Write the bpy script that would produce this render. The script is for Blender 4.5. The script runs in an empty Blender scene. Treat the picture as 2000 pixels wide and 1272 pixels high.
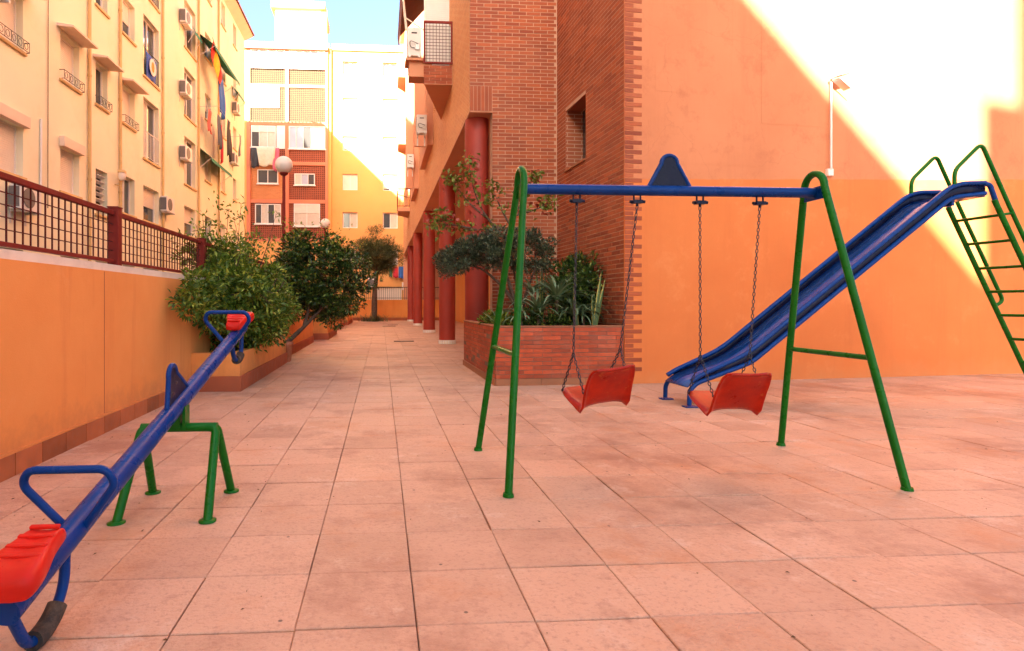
import bpy, math, random
import numpy as np
from mathutils import Vector, Matrix
R = math.radians
rng = np.random.default_rng(7)
random.seed(7)
S = bpy.context.scene
COL = S.collection

# ------------------------------------------------------------------ camera, sky, sun, exposure
YAW = math.atan(79 / 1150)
cam = bpy.data.cameras.new('camera')
cam.sensor_width = 36
cam.lens = 36 * 1150 / 2000
cam.shift_x = 0.088
cam.shift_y = -0.022
cam.clip_end = 600
cam.clip_start = 0.05
co = bpy.data.objects.new('camera', cam)
co.location = (0, 0, 1.07)
co.rotation_euler = (R(90), 0, -YAW)
COL.objects.link(co)
S.camera = co

SUN = Vector((1.0, 1.92, -0.945)).normalized()          # direction the light travels
world = bpy.data.worlds.new('World')
S.world = world
world.use_nodes = True
wn = world.node_tree.nodes
wl = world.node_tree.links
sky = wn.new('ShaderNodeTexSky')
sky.sky_type = 'NISHITA'
sky.sun_disc = False
sky.sun_elevation = math.asin(-SUN.z)
sky.sun_rotation = math.atan2(-SUN.x, -SUN.y)
sky.air_density = 1.0
sky.dust_density = 5.0
sky.ozone_density = 1.0
wl.new(sky.outputs[0], wn['Background'].inputs['Color'])
wn['Background'].inputs['Strength'].default_value = 0.055

sl = bpy.data.lights.new('sun', 'SUN')
sl.energy = 4.4
sl.angle = R(0.53)
sl.color = (1.0, 0.96, 0.90)
so = bpy.data.objects.new('sun', sl)
so.rotation_euler = SUN.to_track_quat('-Z', 'Y').to_euler()
so.location = (-20, -20, 30)
COL.objects.link(so)

S.view_settings.view_transform = 'Standard'
S.view_settings.look = 'None'
S.view_settings.gamma = 1.0
S.view_settings.exposure = 3.28
S.cycles.use_denoising = True
S.cycles.denoiser = 'OPENIMAGEDENOISE'
S.cycles.max_bounces = 10
S.cycles.diffuse_bounces = 6
S.cycles.sample_clamp_indirect = 8.0
S.cycles.caustics_reflective = False
S.cycles.caustics_refractive = False

# ------------------------------------------------------------------ materials
def nt(name):
    m = bpy.data.materials.new(name)
    m.use_nodes = True
    t = m.node_tree
    b = t.nodes['Principled BSDF']
    return m, t, b

def N(t, kind, **kw):
    n = t.nodes.new(kind)
    for k, v in kw.items():
        if k.startswith('_'):
            setattr(n, k[1:], v)
        else:
            n.inputs[k.replace('__', ' ')].default_value = v
    return n

def c4(c, f=1.0):
    return (min(c[0] * f, 1), min(c[1] * f, 1), min(c[2] * f, 1), 1)

def mixc(t, fac, a, b, mode='MIX'):
    m = t.nodes.new('ShaderNodeMix')
    m.data_type = 'RGBA'
    m.blend_type = mode
    for sock, v in ((m.inputs[0], fac), (m.inputs[6], a), (m.inputs[7], b)):
        if hasattr(v, 'is_linked') or hasattr(v, 'links'):
            t.links.new(v, sock)
        else:
            sock.default_value = v
    return m.outputs[2]

def ramp(t, src, lo, hi, a=0.0, b=1.0):
    m = t.nodes.new('ShaderNodeMapRange')
    t.links.new(src, m.inputs['Value'])
    m.inputs['From Min'].default_value = lo
    m.inputs['From Max'].default_value = hi
    m.inputs['To Min'].default_value = a
    m.inputs['To Max'].default_value = b
    return m.outputs['Result']

def pos(t):
    return t.nodes.new('ShaderNodeNewGeometry').outputs['Position']

def noise(t, scale, detail=4.0, rough=0.55, vec=None):
    n = N(t, 'ShaderNodeTexNoise', Scale=scale, Detail=detail, Roughness=rough)
    t.links.new(vec if vec is not None else pos(t), n.inputs['Vector'])
    return n.outputs['Fac']

def rnd(t):
    a = t.nodes.new('ShaderNodeObjectInfo').outputs['Random']
    b = t.nodes.new('ShaderNodeNewGeometry').outputs['Random Per Island']
    s = t.nodes.new('ShaderNodeMath'); s.operation = 'ADD'
    t.links.new(a, s.inputs[0]); t.links.new(b, s.inputs[1])
    f = t.nodes.new('ShaderNodeMath'); f.operation = 'FRACT'
    t.links.new(s.outputs[0], f.inputs[0])
    return f.outputs[0]

def bump(t, b, h, strength=0.3, dist=0.01):
    n = N(t, 'ShaderNodeBump', Strength=strength, Distance=dist)
    t.links.new(h, n.inputs['Height'])
    t.links.new(n.outputs[0], b.inputs['Normal'])

def MAT(name, col, rough=0.6, var=0.12, scale=3.0, fine=60.0, bmp=0.0, bdist=0.004, metal=0.0, spec=0.5,
        stain=None, stain_amt=0.0, stain_scale=1.2, island=0.0, coat=0.0):
    m, t, b = nt(name)
    f = noise(t, scale, 6, 0.6)
    c = mixc(t, ramp(t, f, 0.3, 0.7), c4(col, 1 - var), c4(col, 1 + var))
    if stain is not None:
        f2 = noise(t, stain_scale, 8, 0.68)
        c = mixc(t, ramp(t, f2, 0.5, 0.72, 0, stain_amt), c, c4(stain))
    if island > 0:
        r = rnd(t)
        c = mixc(t, 1.0, c, mixc(t, r, (1 - island,) * 3 + (1,), (1 + island * 0.55,) * 3 + (1,)), 'MULTIPLY')
    t.links.new(c, b.inputs['Base Color'])
    t.links.new(ramp(t, noise(t, scale * 4, 4), 0.3, 0.7, max(rough - 0.1, 0.05), min(rough + 0.1, 1)), b.inputs['Roughness'])
    b.inputs['Metallic'].default_value = metal
    b.inputs['Specular IOR Level'].default_value = spec
    if coat:
        b.inputs['Coat Weight'].default_value = coat
        b.inputs['Coat Roughness'].default_value = 0.15
    if bmp > 0:
        bump(t, b, noise(t, fine, 5, 0.6), bmp, bdist)
    return m

def mat_leaf(name, a, b_, rough=0.45, trans=0.25, tipmix=None):
    m, t, b = nt(name)
    r = rnd(t)
    c = mixc(t, r, c4(a), c4(b_))
    if tipmix is not None:
        r2 = N(t, 'ShaderNodeMath', _operation='MULTIPLY'); r2.inputs[1].default_value = 7.31
        t.links.new(r, r2.inputs[0])
        fr = N(t, 'ShaderNodeMath', _operation='FRACT'); t.links.new(r2.outputs[0], fr.inputs[0])
        c = mixc(t, ramp(t, fr.outputs[0], 1 - tipmix[1], 1 - tipmix[1] + 0.05), c, c4(tipmix[0]))
    t.links.new(c, b.inputs['Base Color'])
    b.inputs['Roughness'].default_value = rough
    out = t.nodes['Material Output']
    tr = t.nodes.new('ShaderNodeBsdfTranslucent')
    t.links.new(c, tr.inputs['Color'])
    mx = t.nodes.new('ShaderNodeMixShader'); mx.inputs[0].default_value = trans
    t.links.new(b.outputs[0], mx.inputs[1]); t.links.new(tr.outputs[0], mx.inputs[2])
    t.links.new(mx.outputs[0], out.inputs['Surface'])
    return m

def mat_tile():
    m, t, b = nt('floor_tile')
    r = rnd(t)
    base = mixc(t, r, (0.50, 0.285, 0.185, 1), (0.66, 0.40, 0.27, 1))
    f1 = noise(t, 2.2, 8, 0.68)
    c = mixc(t, ramp(t, f1, 0.38, 0.66, 0, 0.65), base, (0.68, 0.425, 0.29, 1))
    f2 = noise(t, 0.8, 10, 0.74)
    c = mixc(t, ramp(t, f2, 0.50, 0.63, 0, 0.8), c, (0.38, 0.19, 0.12, 1))          # grime
    f3 = noise(t, 1.9, 9, 0.78)
    c = mixc(t, ramp(t, f3, 0.56, 0.68, 0, 0.65), c, (0.74, 0.56, 0.44, 1))         # pale worn patches
    f4 = noise(t, 45, 4, 0.7)
    c = mixc(t, ramp(t, f4, 0.52, 0.70, 0, 0.55), c, (0.36, 0.18, 0.125, 1))        # grain
    f6 = noise(t, 1.3, 9, 0.72)
    c = mixc(t, ramp(t, f6, 0.54, 0.66, 0, 0.55), c, (0.56, 0.25, 0.115, 1))        # rusty tint
    f8 = noise(t, 7.0, 8, 0.75)
    c = mixc(t, ramp(t, f8, 0.55, 0.68, 0, 0.5), c, (0.37, 0.185, 0.125, 1))        # blotches
    f5 = noise(t, 0.35, 6, 0.6)
    c = mixc(t, ramp(t, f5, 0.56, 0.72, 0, 0.5), c, (0.40, 0.21, 0.15, 1))          # broad soiling
    vor = N(t, 'ShaderNodeTexVoronoi', Scale=4.6); t.links.new(pos(t), vor.inputs['Vector'])
    c = mixc(t, ramp(t, vor.outputs['Distance'], 0.028, 0.042, 0.85, 0), c, (0.09, 0.055, 0.04, 1))  # specks of grit, gum
    t.links.new(c, b.inputs['Base Color'])
    t.links.new(ramp(t, f1, 0.3, 0.7, 0.45, 0.7), b.inputs['Roughness'])
    w = t.nodes.new('ShaderNodeMath'); w.operation = 'ADD'
    t.links.new(noise(t, 16, 5, 0.7), w.inputs[0]); t.links.new(noise(t, 70, 4, 0.6), w.inputs[1])
    bump(t, b, w.outputs[0], 0.65, 0.008)
    return m

def mat_brickmat():
    m, t, b = nt('brick')
    r = rnd(t)
    c = mixc(t, r, (0.25, 0.046, 0.014, 1), (0.46, 0.105, 0.030, 1))
    f = noise(t, 14, 6, 0.65)
    c = mixc(t, ramp(t, f, 0.4, 0.75, 0, 0.5), c, (0.27, 0.065, 0.035, 1))
    f = noise(t, 1.1, 5, 0.6)
    c = mixc(t, ramp(t, f, 0.45, 0.75, 0, 0.35), c, (0.52, 0.19, 0.10, 1))
    t.links.new(c, b.inputs['Base Color'])
    b.inputs['Roughness'].default_value = 0.75
    bump(t, b, noise(t, 90, 4), 0.3, 0.003)
    return m

def mat_brick_tex(name, axis, c1, c2, mortar, bw=0.25, bh=0.0625):
    # for surfaces whose bricks are too far or too oblique to tell apart
    m, t, b = nt(name)
    sep = t.nodes.new('ShaderNodeSeparateXYZ'); t.links.new(pos(t), sep.inputs[0])
    cmb = t.nodes.new('ShaderNodeCombineXYZ')
    t.links.new(sep.outputs[axis], cmb.inputs[0]); t.links.new(sep.outputs['Z'], cmb.inputs[1])
    br = N(t, 'ShaderNodeTexBrick', Color1=c4(c1), Color2=c4(c2), Mortar=c4(mortar), Scale=1.0)
    br.inputs['Mortar Size'].default_value = 0.007
    br.inputs['Brick Width'].default_value = bw
    br.inputs['Row Height'].default_value = bh
    t.links.new(cmb.outputs[0], br.inputs['Vector'])
    c = mixc(t, ramp(t, noise(t, 1.0, 6), 0.4, 0.75, 0, 0.35), br.outputs['Color'], c4(c1, 0.8))
    t.links.new(c, b.inputs['Base Color'])
    b.inputs['Roughness'].default_value = 0.8
    bump(t, b, br.outputs['Fac'], -0.4, 0.006)
    return m

def mat_lattice(name, c1, hole):
    # pierced brick screen, far away: rows of small dark holes
    m, t, b = nt(name)
    sep = t.nodes.new('ShaderNodeSeparateXYZ'); t.links.new(pos(t), sep.inputs[0])
    res = []
    for ax in ('X', 'Z'):
        mu = N(t, 'ShaderNodeMath', _operation='MULTIPLY'); mu.inputs[1].default_value = 1 / 0.135
        t.links.new(sep.outputs[ax], mu.inputs[0])
        fr = N(t, 'ShaderNodeMath', _operation='FRACT'); t.links.new(mu.outputs[0], fr.inputs[0])
        sb = N(t, 'ShaderNodeMath', _operation='SUBTRACT'); sb.inputs[1].default_value = 0.5
        t.links.new(fr.outputs[0], sb.inputs[0])
        ab = N(t, 'ShaderNodeMath', _operation='ABSOLUTE'); t.links.new(sb.outputs[0], ab.inputs[0])
        res.append(ab.outputs[0])
    mx = N(t, 'ShaderNodeMath', _operation='MAXIMUM')
    t.links.new(res[0], mx.inputs[0]); t.links.new(res[1], mx.inputs[1])
    base = mixc(t, noise(t, 3, 4), c4(c1, 0.85), c4(c1, 1.15))
    c = mixc(t, ramp(t, mx.outputs[0], 0.24, 0.3, 1, 0), base, c4(hole))
    t.links.new(c, b.inputs['Base Color'])
    b.inputs['Roughness'].default_value = 0.85
    bump(t, b, ramp(t, mx.outputs[0], 0.22, 0.32), 0.8, 0.03)
    return m

def mat_slats(name, col, pitch=0.05):
    m, t, b = nt(name)
    sep = t.nodes.new('ShaderNodeSeparateXYZ'); t.links.new(pos(t), sep.inputs[0])
    mu = N(t, 'ShaderNodeMath', _operation='MULTIPLY'); mu.inputs[1].default_value = 1 / pitch
    t.links.new(sep.outputs['Z'], mu.inputs[0])
    fr = N(t, 'ShaderNodeMath', _operation='FRACT'); t.links.new(mu.outputs[0], fr.inputs[0])
    t.links.new(mixc(t, noise(t, 4), c4(col, 0.9), c4(col, 1.08)), b.inputs['Base Color'])
    b.inputs['Roughness'].default_value = 0.5
    bump(t, b, ramp(t, fr.outputs[0], 0.0, 0.25), 0.7, 0.012)
    return m

def mat_glass(name, tint=(0.03, 0.035, 0.045)):
    m, t, b = nt(name)
    t.links.new(mixc(t, noise(t, 1.3), c4(tint), c4(tint, 1.9)), b.inputs['Base Color'])
    b.inputs['Roughness'].default_value = 0.06
    b.inputs['Specular IOR Level'].default_value = 0.9
    return m

def mat_plasterwall():
    # right-hand wall: orange paint to 2.8 m, older peach render above, with weathering
    m, t, b = nt('plaster_right')
    sep = t.nodes.new('ShaderNodeSeparateXYZ'); t.links.new(pos(t), sep.inputs[0])
    z = N(t, 'ShaderNodeMath', _operation='MULTIPLY_ADD'); z.inputs[1].default_value = -0.036
    t.links.new(sep.outputs['X'], z.inputs[0]); t.links.new(sep.outputs['Z'], z.inputs[2])
    zz = N(t, 'ShaderNodeMath', _operation='MULTIPLY_ADD'); zz.inputs[1].default_value = 0.06
    t.links.new(noise(t, 3.0, 5), zz.inputs[0]); t.links.new(z.outputs[0], zz.inputs[2])
    f1 = noise(t, 0.8, 7, 0.62)
    lowc = mixc(t, ramp(t, f1, 0.3, 0.7), (0.64, 0.175, 0.042, 1), (0.72, 0.215, 0.056, 1))
    hic = mixc(t, ramp(t, f1, 0.3, 0.7), (0.58, 0.205, 0.09, 1), (0.66, 0.25, 0.115, 1))
    f2 = noise(t, 2.6, 9, 0.72)
    hic = mixc(t, ramp(t, f2, 0.52, 0.68, 0, 0.7), hic, (0.52, 0.17, 0.075, 1))
    mp = t.nodes.new('ShaderNodeMapping'); mp.inputs['Scale'].default_value = (4.0, 4.0, 0.3)
    t.links.new(pos(t), mp.inputs[0])
    fs_ = noise(t, 1.0, 7, 0.7, mp.outputs[0])
    lowc = mixc(t, ramp(t, fs_, 0.52, 0.70, 0, 0.45), lowc, (0.60, 0.16, 0.04, 1))
    f7 = noise(t, 1.6, 9, 0.75)
    lowc = mixc(t, ramp(t, f7, 0.56, 0.70, 0, 0.4), lowc, (0.78, 0.29, 0.10, 1))
    hic = mixc(t, ramp(t, fs_, 0.50, 0.68, 0, 0.4), hic, (0.52, 0.18, 0.08, 1))
    vo = N(t, 'ShaderNodeTexVoronoi', Scale=0.55, _feature='DISTANCE_TO_EDGE')
    wv = t.nodes.new('ShaderNodeVectorMath'); wv.operation = 'MULTIPLY_ADD'; wv.inputs[1].default_value = (0.5, 0.5, 0.5)
    nz = N(t, 'ShaderNodeTexNoise', Scale=2.5, Detail=8.0); t.links.new(pos(t), nz.inputs['Vector'])
    t.links.new(nz.outputs['Color'], wv.inputs[0]); t.links.new(pos(t), wv.inputs[2])
    t.links.new(wv.outputs[0], vo.inputs['Vector'])
    hic = mixc(t, ramp(t, vo.outputs['Distance'], 0.001, 0.005, 0.16, 0), hic, (0.36, 0.12, 0.06, 1))    # hairline cracks
    c = mixc(t, ramp(t, zz.outputs[0], 2.612, 2.63), lowc, hic)
    # damp, dusty foot of the wall
    d = N(t, 'ShaderNodeMath', _operation='MULTIPLY_ADD'); d.inputs[1].default_value = 0.5
    t.links.new(noise(t, 4.0, 6), d.inputs[0]); t.links.new(sep.outputs['Z'], d.inputs[2])
    c = mixc(t, ramp(t, d.outputs[0], 0.22, 0.5, 0.3, 0), c, (0.60, 0.27, 0.11, 1))
    t.links.new(c, b.inputs['Base Color'])
    b.inputs['Roughness'].default_value = 0.85
    a = N(t, 'ShaderNodeMath', _operation='ADD')
    t.links.new(noise(t, 4, 4), a.inputs[0]); t.links.new(noise(t, 120, 3), a.inputs[1])
    bump(t, b, a.outputs[0], 0.22, 0.006)
    return m

def mat_orange():
    m, t, b = nt('orange_render')
    sep = t.nodes.new('ShaderNodeSeparateXYZ'); t.links.new(pos(t), sep.inputs[0])
    f1 = noise(t, 0.9, 7, 0.62)
    c = mixc(t, ramp(t, f1, 0.3, 0.7), (0.80, 0.29, 0.065, 1), (0.88, 0.36, 0.095, 1))
    mp = t.nodes.new('ShaderNodeMapping'); mp.inputs['Scale'].default_value = (5.0, 5.0, 0.35)
    t.links.new(pos(t), mp.inputs[0])
    f2 = noise(t, 1.0, 6, 0.65, mp.outputs[0])
    c = mixc(t, ramp(t, f2, 0.50, 0.70, 0, 0.45), c, (0.66, 0.20, 0.05, 1))          # runs
    f3 = noise(t, 3.5, 9, 0.75)
    c = mixc(t, ramp(t, f3, 0.57, 0.70, 0, 0.4), c, (0.86, 0.38, 0.13, 1))           # rubbed places
    d = N(t, 'ShaderNodeMath', _operation='MULTIPLY_ADD'); d.inputs[1].default_value = 0.55
    t.links.new(noise(t, 6.0, 7, 0.7), d.inputs[0]); t.links.new(sep.outputs['Z'], d.inputs[2])
    c = mixc(t, ramp(t, d.outputs[0], 0.40, 0.62, 0.5, 0), c, (0.52, 0.20, 0.07, 1)) # splash dirt
    t.links.new(c, b.inputs['Base Color'])
    b.inputs['Roughness'].default_value = 0.85
    a = N(t, 'ShaderNodeMath', _operation='ADD')
    t.links.new(noise(t, 7, 5), a.inputs[0]); t.links.new(noise(t, 110, 4), a.inputs[1])
    bump(t, b, a.outputs[0], 0.3, 0.006)
    return m

def mat_chute():
    m, t, b = nt('worn_highlight_chute')
    mp = t.nodes.new('ShaderNodeMapping'); mp.inputs['Scale'].default_value = (1.2, 16.0, 1.2)
    t.links.new(pos(t), mp.inputs[0])
    f = noise(t, 1.0, 8, 0.7, mp.outputs[0])
    c = mixc(t, ramp(t, f, 0.42, 0.68, 0, 0.75), (0.002, 0.06, 0.31, 1), (0.06, 0.14, 0.38, 1))  # pale streaks: worn paint plus the bed's highlight, put into the colour
    t.links.new(c, b.inputs['Base Color'])
    t.links.new(ramp(t, f, 0.3, 0.7, 0.14, 0.3), b.inputs['Roughness'])
    return m

def mat_seat():
    m, t, b = nt('worn_red_plastic')
    f = noise(t, 9, 8, 0.7)
    c = mixc(t, ramp(t, f, 0.35, 0.65), (0.30, 0.007, 0.0015, 1), (0.48, 0.020, 0.003, 1))
    f2 = noise(t, 16, 8, 0.75)
    c = mixc(t, ramp(t, f2, 0.58, 0.70, 0, 0.55), c, (0.55, 0.20, 0.05, 1))
    t.links.new(c, b.inputs['Base Color'])
    t.links.new(ramp(t, f, 0.3, 0.7, 0.25, 0.45), b.inputs['Roughness'])
    b.inputs['Specular IOR Level'].default_value = 0.25
    return m

def mat_paint(name, col, chip=(0.11, 0.06, 0.035), amt=0.55, rough=0.26):
    m, t, b = nt(name)
    f = noise(t, 5, 5)
    c = mixc(t, ramp(t, f, 0.3, 0.7), c4(col, 0.85), c4(col, 1.15))
    f2 = noise(t, 60, 10, 0.8)
    c = mixc(t, ramp(t, f2, 0.655, 0.72, 0, amt), c, c4(chip))
    f3 = noise(t, 3.0, 8, 0.75)
    c = mixc(t, ramp(t, f3, 0.55, 0.75, 0, 0.35), c, c4((col[0] * 1.2 + 0.03, col[1] * 1.2 + 0.03, col[2] * 1.1 + 0.03)))
    b.inputs['Specular IOR Level'].default_value = 0.18
    t.links.new(c, b.inputs['Base Color'])
    t.links.new(ramp(t, noise(t, 11, 6), 0.3, 0.7, rough - 0.08, rough + 0.2), b.inputs['Roughness'])
    bump(t, b, noise(t, 40, 4), 0.06, 0.003)
    return m

def mat_striped_leaf():
    m, t, b = nt('sansevieria_leaf')
    at = t.nodes.new('ShaderNodeAttribute'); at.attribute_name = 'edge'
    c = mixc(t, ramp(t, at.outputs['Fac'], 0.62, 0.72), mixc(t, noise(t, 30), (0.05, 0.11, 0.035, 1), (0.10, 0.17, 0.06, 1)), (0.50, 0.46, 0.12, 1))
    t.links.new(c, b.inputs['Base Color'])
    b.inputs['Roughness'].default_value = 0.45
    return m

MT = {
    'chute': mat_chute(),
    'tile': mat_tile(), 'brick': mat_brickmat(), 'plaster': mat_plasterwall(), 'seat': mat_seat(),
    'blue': mat_paint('blue_paint', (0.0012, 0.038, 0.205)),
    'navy': mat_paint('dark_blue_plate', (0.003, 0.006, 0.032)),
    'green': mat_paint('green_paint', (0.006, 0.125, 0.009)),
    'greensunlit': mat_paint('sunlit_green_paint', (0.10, 0.20, 0.03)),  # unused; the green paint lightened as it looks in direct sun
    'red': mat_paint('red_plastic', (0.62, 0.018, 0.010), chip=(0.5, 0.03, 0.02), rough=0.35),
    'maroon': mat_paint('maroon_paint', (0.20, 0.022, 0.016), amt=0.35, rough=0.45),
    'darkmaroon': mat_paint('dark_maroon_bar', (0.085, 0.014, 0.014), amt=0.3, rough=0.5),
    'column': MAT('column_red', (0.33, 0.034, 0.020), 0.55, 0.12, 2.0, bmp=0.1),
    'chain': MAT('chain_steel', (0.045, 0.045, 0.06), 0.45, 0.3, 30, metal=0.7),
    'rubber': MAT('rubber', (0.03, 0.027, 0.024), 0.85, 0.4, 20, bmp=0.6, fine=30, stain=(0.20, 0.13, 0.08), stain_amt=0.8, stain_scale=9),
    'joint': MAT('joint_sand', (0.20, 0.105, 0.07), 0.9, 0.3, 5, bmp=0.3, stain=(0.52, 0.27, 0.17), stain_amt=0.9, stain_scale=1.3),
    'mortar': MAT('mortar', (0.56, 0.35, 0.24), 0.9, 0.15, 6, bmp=0.3),
    'orangewall': mat_orange(),
    'orangewall_plain': MAT('orange_render_plain', (0.80, 0.265, 0.045), 0.85, 0.06, 0.7, fine=110, bmp=0.25, bdist=0.005, stain=(0.74, 0.21, 0.045), stain_amt=0.6, stain_scale=0.9),
    'skirt': MAT('terracotta', (0.42, 0.125, 0.045), 0.55, 0.2, 6, bmp=0.2, island=0.35),
    'redskirt': MAT('red_skirting_paint', (0.40, 0.10, 0.04), 0.7, 0.15, 3, bmp=0.2),
    'plantskirt': MAT('brown_skirting', (0.36, 0.135, 0.06), 0.6, 0.15, 6, island=0.2),
    'whiteband': MAT('white_render', (0.78, 0.70, 0.58), 0.85, 0.08, 2, bmp=0.2, stain=(0.5, 0.42, 0.33), stain_amt=0.5, stain_scale=3),
    'cream': MAT('cream_render', (0.80, 0.77, 0.58), 0.88, 0.05, 0.5, fine=40, bmp=0.2, bdist=0.006, stain=(0.72, 0.62, 0.40), stain_amt=0.5, stain_scale=0.7),
    'plinth': MAT('plinth_render', (0.74, 0.56, 0.42), 0.9, 0.1, 1, bmp=0.2, stain=(0.45, 0.33, 0.24), stain_amt=0.5),
    'reveal': MAT('window_reveal', (0.78, 0.62, 0.50), 0.8, 0.06, 2),
    'white': MAT('white_paint', (0.80, 0.77, 0.73), 0.5, 0.05, 3),
    'alu': MAT('aluminium', (0.62, 0.60, 0.58), 0.4, 0.05, 3, metal=0.3),
    'shutter': mat_slats('roller_shutter', (0.76, 0.70, 0.62)),
    'louvre': mat_slats('white_louvre', (0.78, 0.76, 0.76), 0.045),
    'glass': mat_glass('window_glass'), 'glassblue': mat_glass('curtained_glass', (0.30, 0.34, 0.44)),
    'curtain': MAT('curtain', (0.62, 0.55, 0.47), 0.8, 0.1, 6),
    'dark': MAT('dark_interior', (0.025, 0.02, 0.018), 0.9, 0.3, 2),
    'iron': MAT('black_iron', (0.03, 0.027, 0.027), 0.55, 0.2, 20),
    'pipe': MAT('painted_pipe', (0.62, 0.42, 0.18), 0.6, 0.12, 3),
    'ac': MAT('air_conditioner_white', (0.72, 0.69, 0.66), 0.5, 0.06, 3),
    'acgrille': mat_slats('air_conditioner_grille', (0.16, 0.15, 0.15), 0.06),
    'rooftile': MAT('roof_tile', (0.33, 0.12, 0.06), 0.8, 0.25, 3, island=0.3),
    'backorange': MAT('back_orange_render', (0.80, 0.40, 0.13), 0.88, 0.06, 0.5, bmp=0.15, stain=(0.70, 0.32, 0.10), stain_amt=0.35),
    'salmon': MAT('salmon_band', (0.66, 0.22, 0.12), 0.85, 0.08, 1),
    'latticetan': mat_lattice('tan_screen', (0.095, 0.062, 0.022), (0.015, 0.009, 0.005)),
    'latticered': mat_lattice('red_screen', (0.36, 0.10, 0.05), (0.09, 0.02, 0.012)),
    'brickorange': mat_brick_tex('orange_brick', 'X', (0.62, 0.22, 0.07), (0.52, 0.17, 0.05), (0.55, 0.28, 0.14)),
    'facadebrick': mat_brick_tex('facade_brick', 'Y', (0.70, 0.29, 0.10), (0.60, 0.22, 0.075), (0.78, 0.50, 0.27)),  # colours lightened to carry the bounced light on the facade
    'sidebrick': mat_brick_tex('recess_brick', 'X', (0.42, 0.115, 0.05), (0.35, 0.085, 0.04), (0.60, 0.38, 0.27)),
    'facadeplaster': MAT('facade_plaster', (0.66, 0.30, 0.17), 0.85, 0.07, 1, bmp=0.15),
    'soffit': MAT('soffit_render', (0.62, 0.32, 0.23), 0.85, 0.06, 0.8),
    'awning': MAT('maroon_awning', (0.20, 0.045, 0.035), 0.8, 0.12, 3),
    'greenawning': MAT('green_awning', (0.02, 0.20, 0.12), 0.8, 0.15, 3),
    'globe': MAT('opal_globe', (0.82, 0.74, 0.66), 0.35, 0.04, 3, spec=0.4),
    'planterjoint': MAT('planter_joint', (0.20, 0.125, 0.09), 0.9, 0.2, 8),
    'planterbrick': MAT('planter_brick', (0.42, 0.062, 0.014), 0.6, 0.2, 9, bmp=0.3, fine=60, island=0.3, stain=(0.45, 0.20, 0.13), stain_amt=0.45, stain_scale=2.5),
    'soil': MAT('soil', (0.06, 0.035, 0.02), 0.95, 0.4, 12, bmp=0.8, fine=40, bdist=0.02),
    'bark': MAT('bark', (0.10, 0.065, 0.045), 0.9, 0.35, 12, bmp=0.8, fine=45, bdist=0.012),
    'asphalt': MAT('asphalt', (0.06, 0.055, 0.05), 0.9, 0.2, 3, bmp=0.4),
    'groundfar': MAT('ground', (0.30, 0.19, 0.14), 0.9, 0.2, 0.5),
    'leaf_light': mat_leaf('leaf_light', (0.05, 0.115, 0.012), (0.17, 0.27, 0.03), 0.42, 0.3, ((0.40, 0.48, 0.07), 0.2)),
    'leaf_dark': mat_leaf('leaf_dark', (0.016, 0.050, 0.010), (0.07, 0.14, 0.025), 0.28, 0.18, ((0.24, 0.33, 0.06), 0.15)),
    'leaf_top': mat_leaf('leaf_yellow', (0.18, 0.25, 0.03), (0.36, 0.38, 0.05), 0.4, 0.3),
    'leaf_grey': mat_leaf('leaf_grey', (0.022, 0.045, 0.024), (0.085, 0.125, 0.065), 0.3, 0.12, ((0.24, 0.28, 0.16), 0.12)),
    'leaf_pine': mat_leaf('leaf_pine', (0.06, 0.09, 0.03), (0.15, 0.18, 0.07), 0.6, 0.2),
    'leaf_red': mat_leaf('leaf_sapling', (0.10, 0.17, 0.02), (0.27, 0.30, 0.06), 0.4, 0.3, ((0.42, 0.08, 0.05), 0.2)),
    'aloe': mat_leaf('aloe_leaf', (0.06, 0.12, 0.05), (0.19, 0.28, 0.15), 0.4, 0.08),
    'grass': mat_leaf('strap_leaf', (0.035, 0.06, 0.02), (0.10, 0.13, 0.04), 0.45, 0.2),
    'sans': mat_striped_leaf(),
    'flower': MAT('red_flower', (0.60, 0.05, 0.02), 0.6, 0.2, 30),
    'pot': MAT('terracotta_pot', (0.45, 0.14, 0.06), 0.7, 0.2, 6, bmp=0.2, stain=(0.5, 0.35, 0.25), stain_amt=0.5, stain_scale=6),
}
def cloth_mat(name, col):
    return MAT(name, col, 0.85, 0.12, 5)

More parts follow.
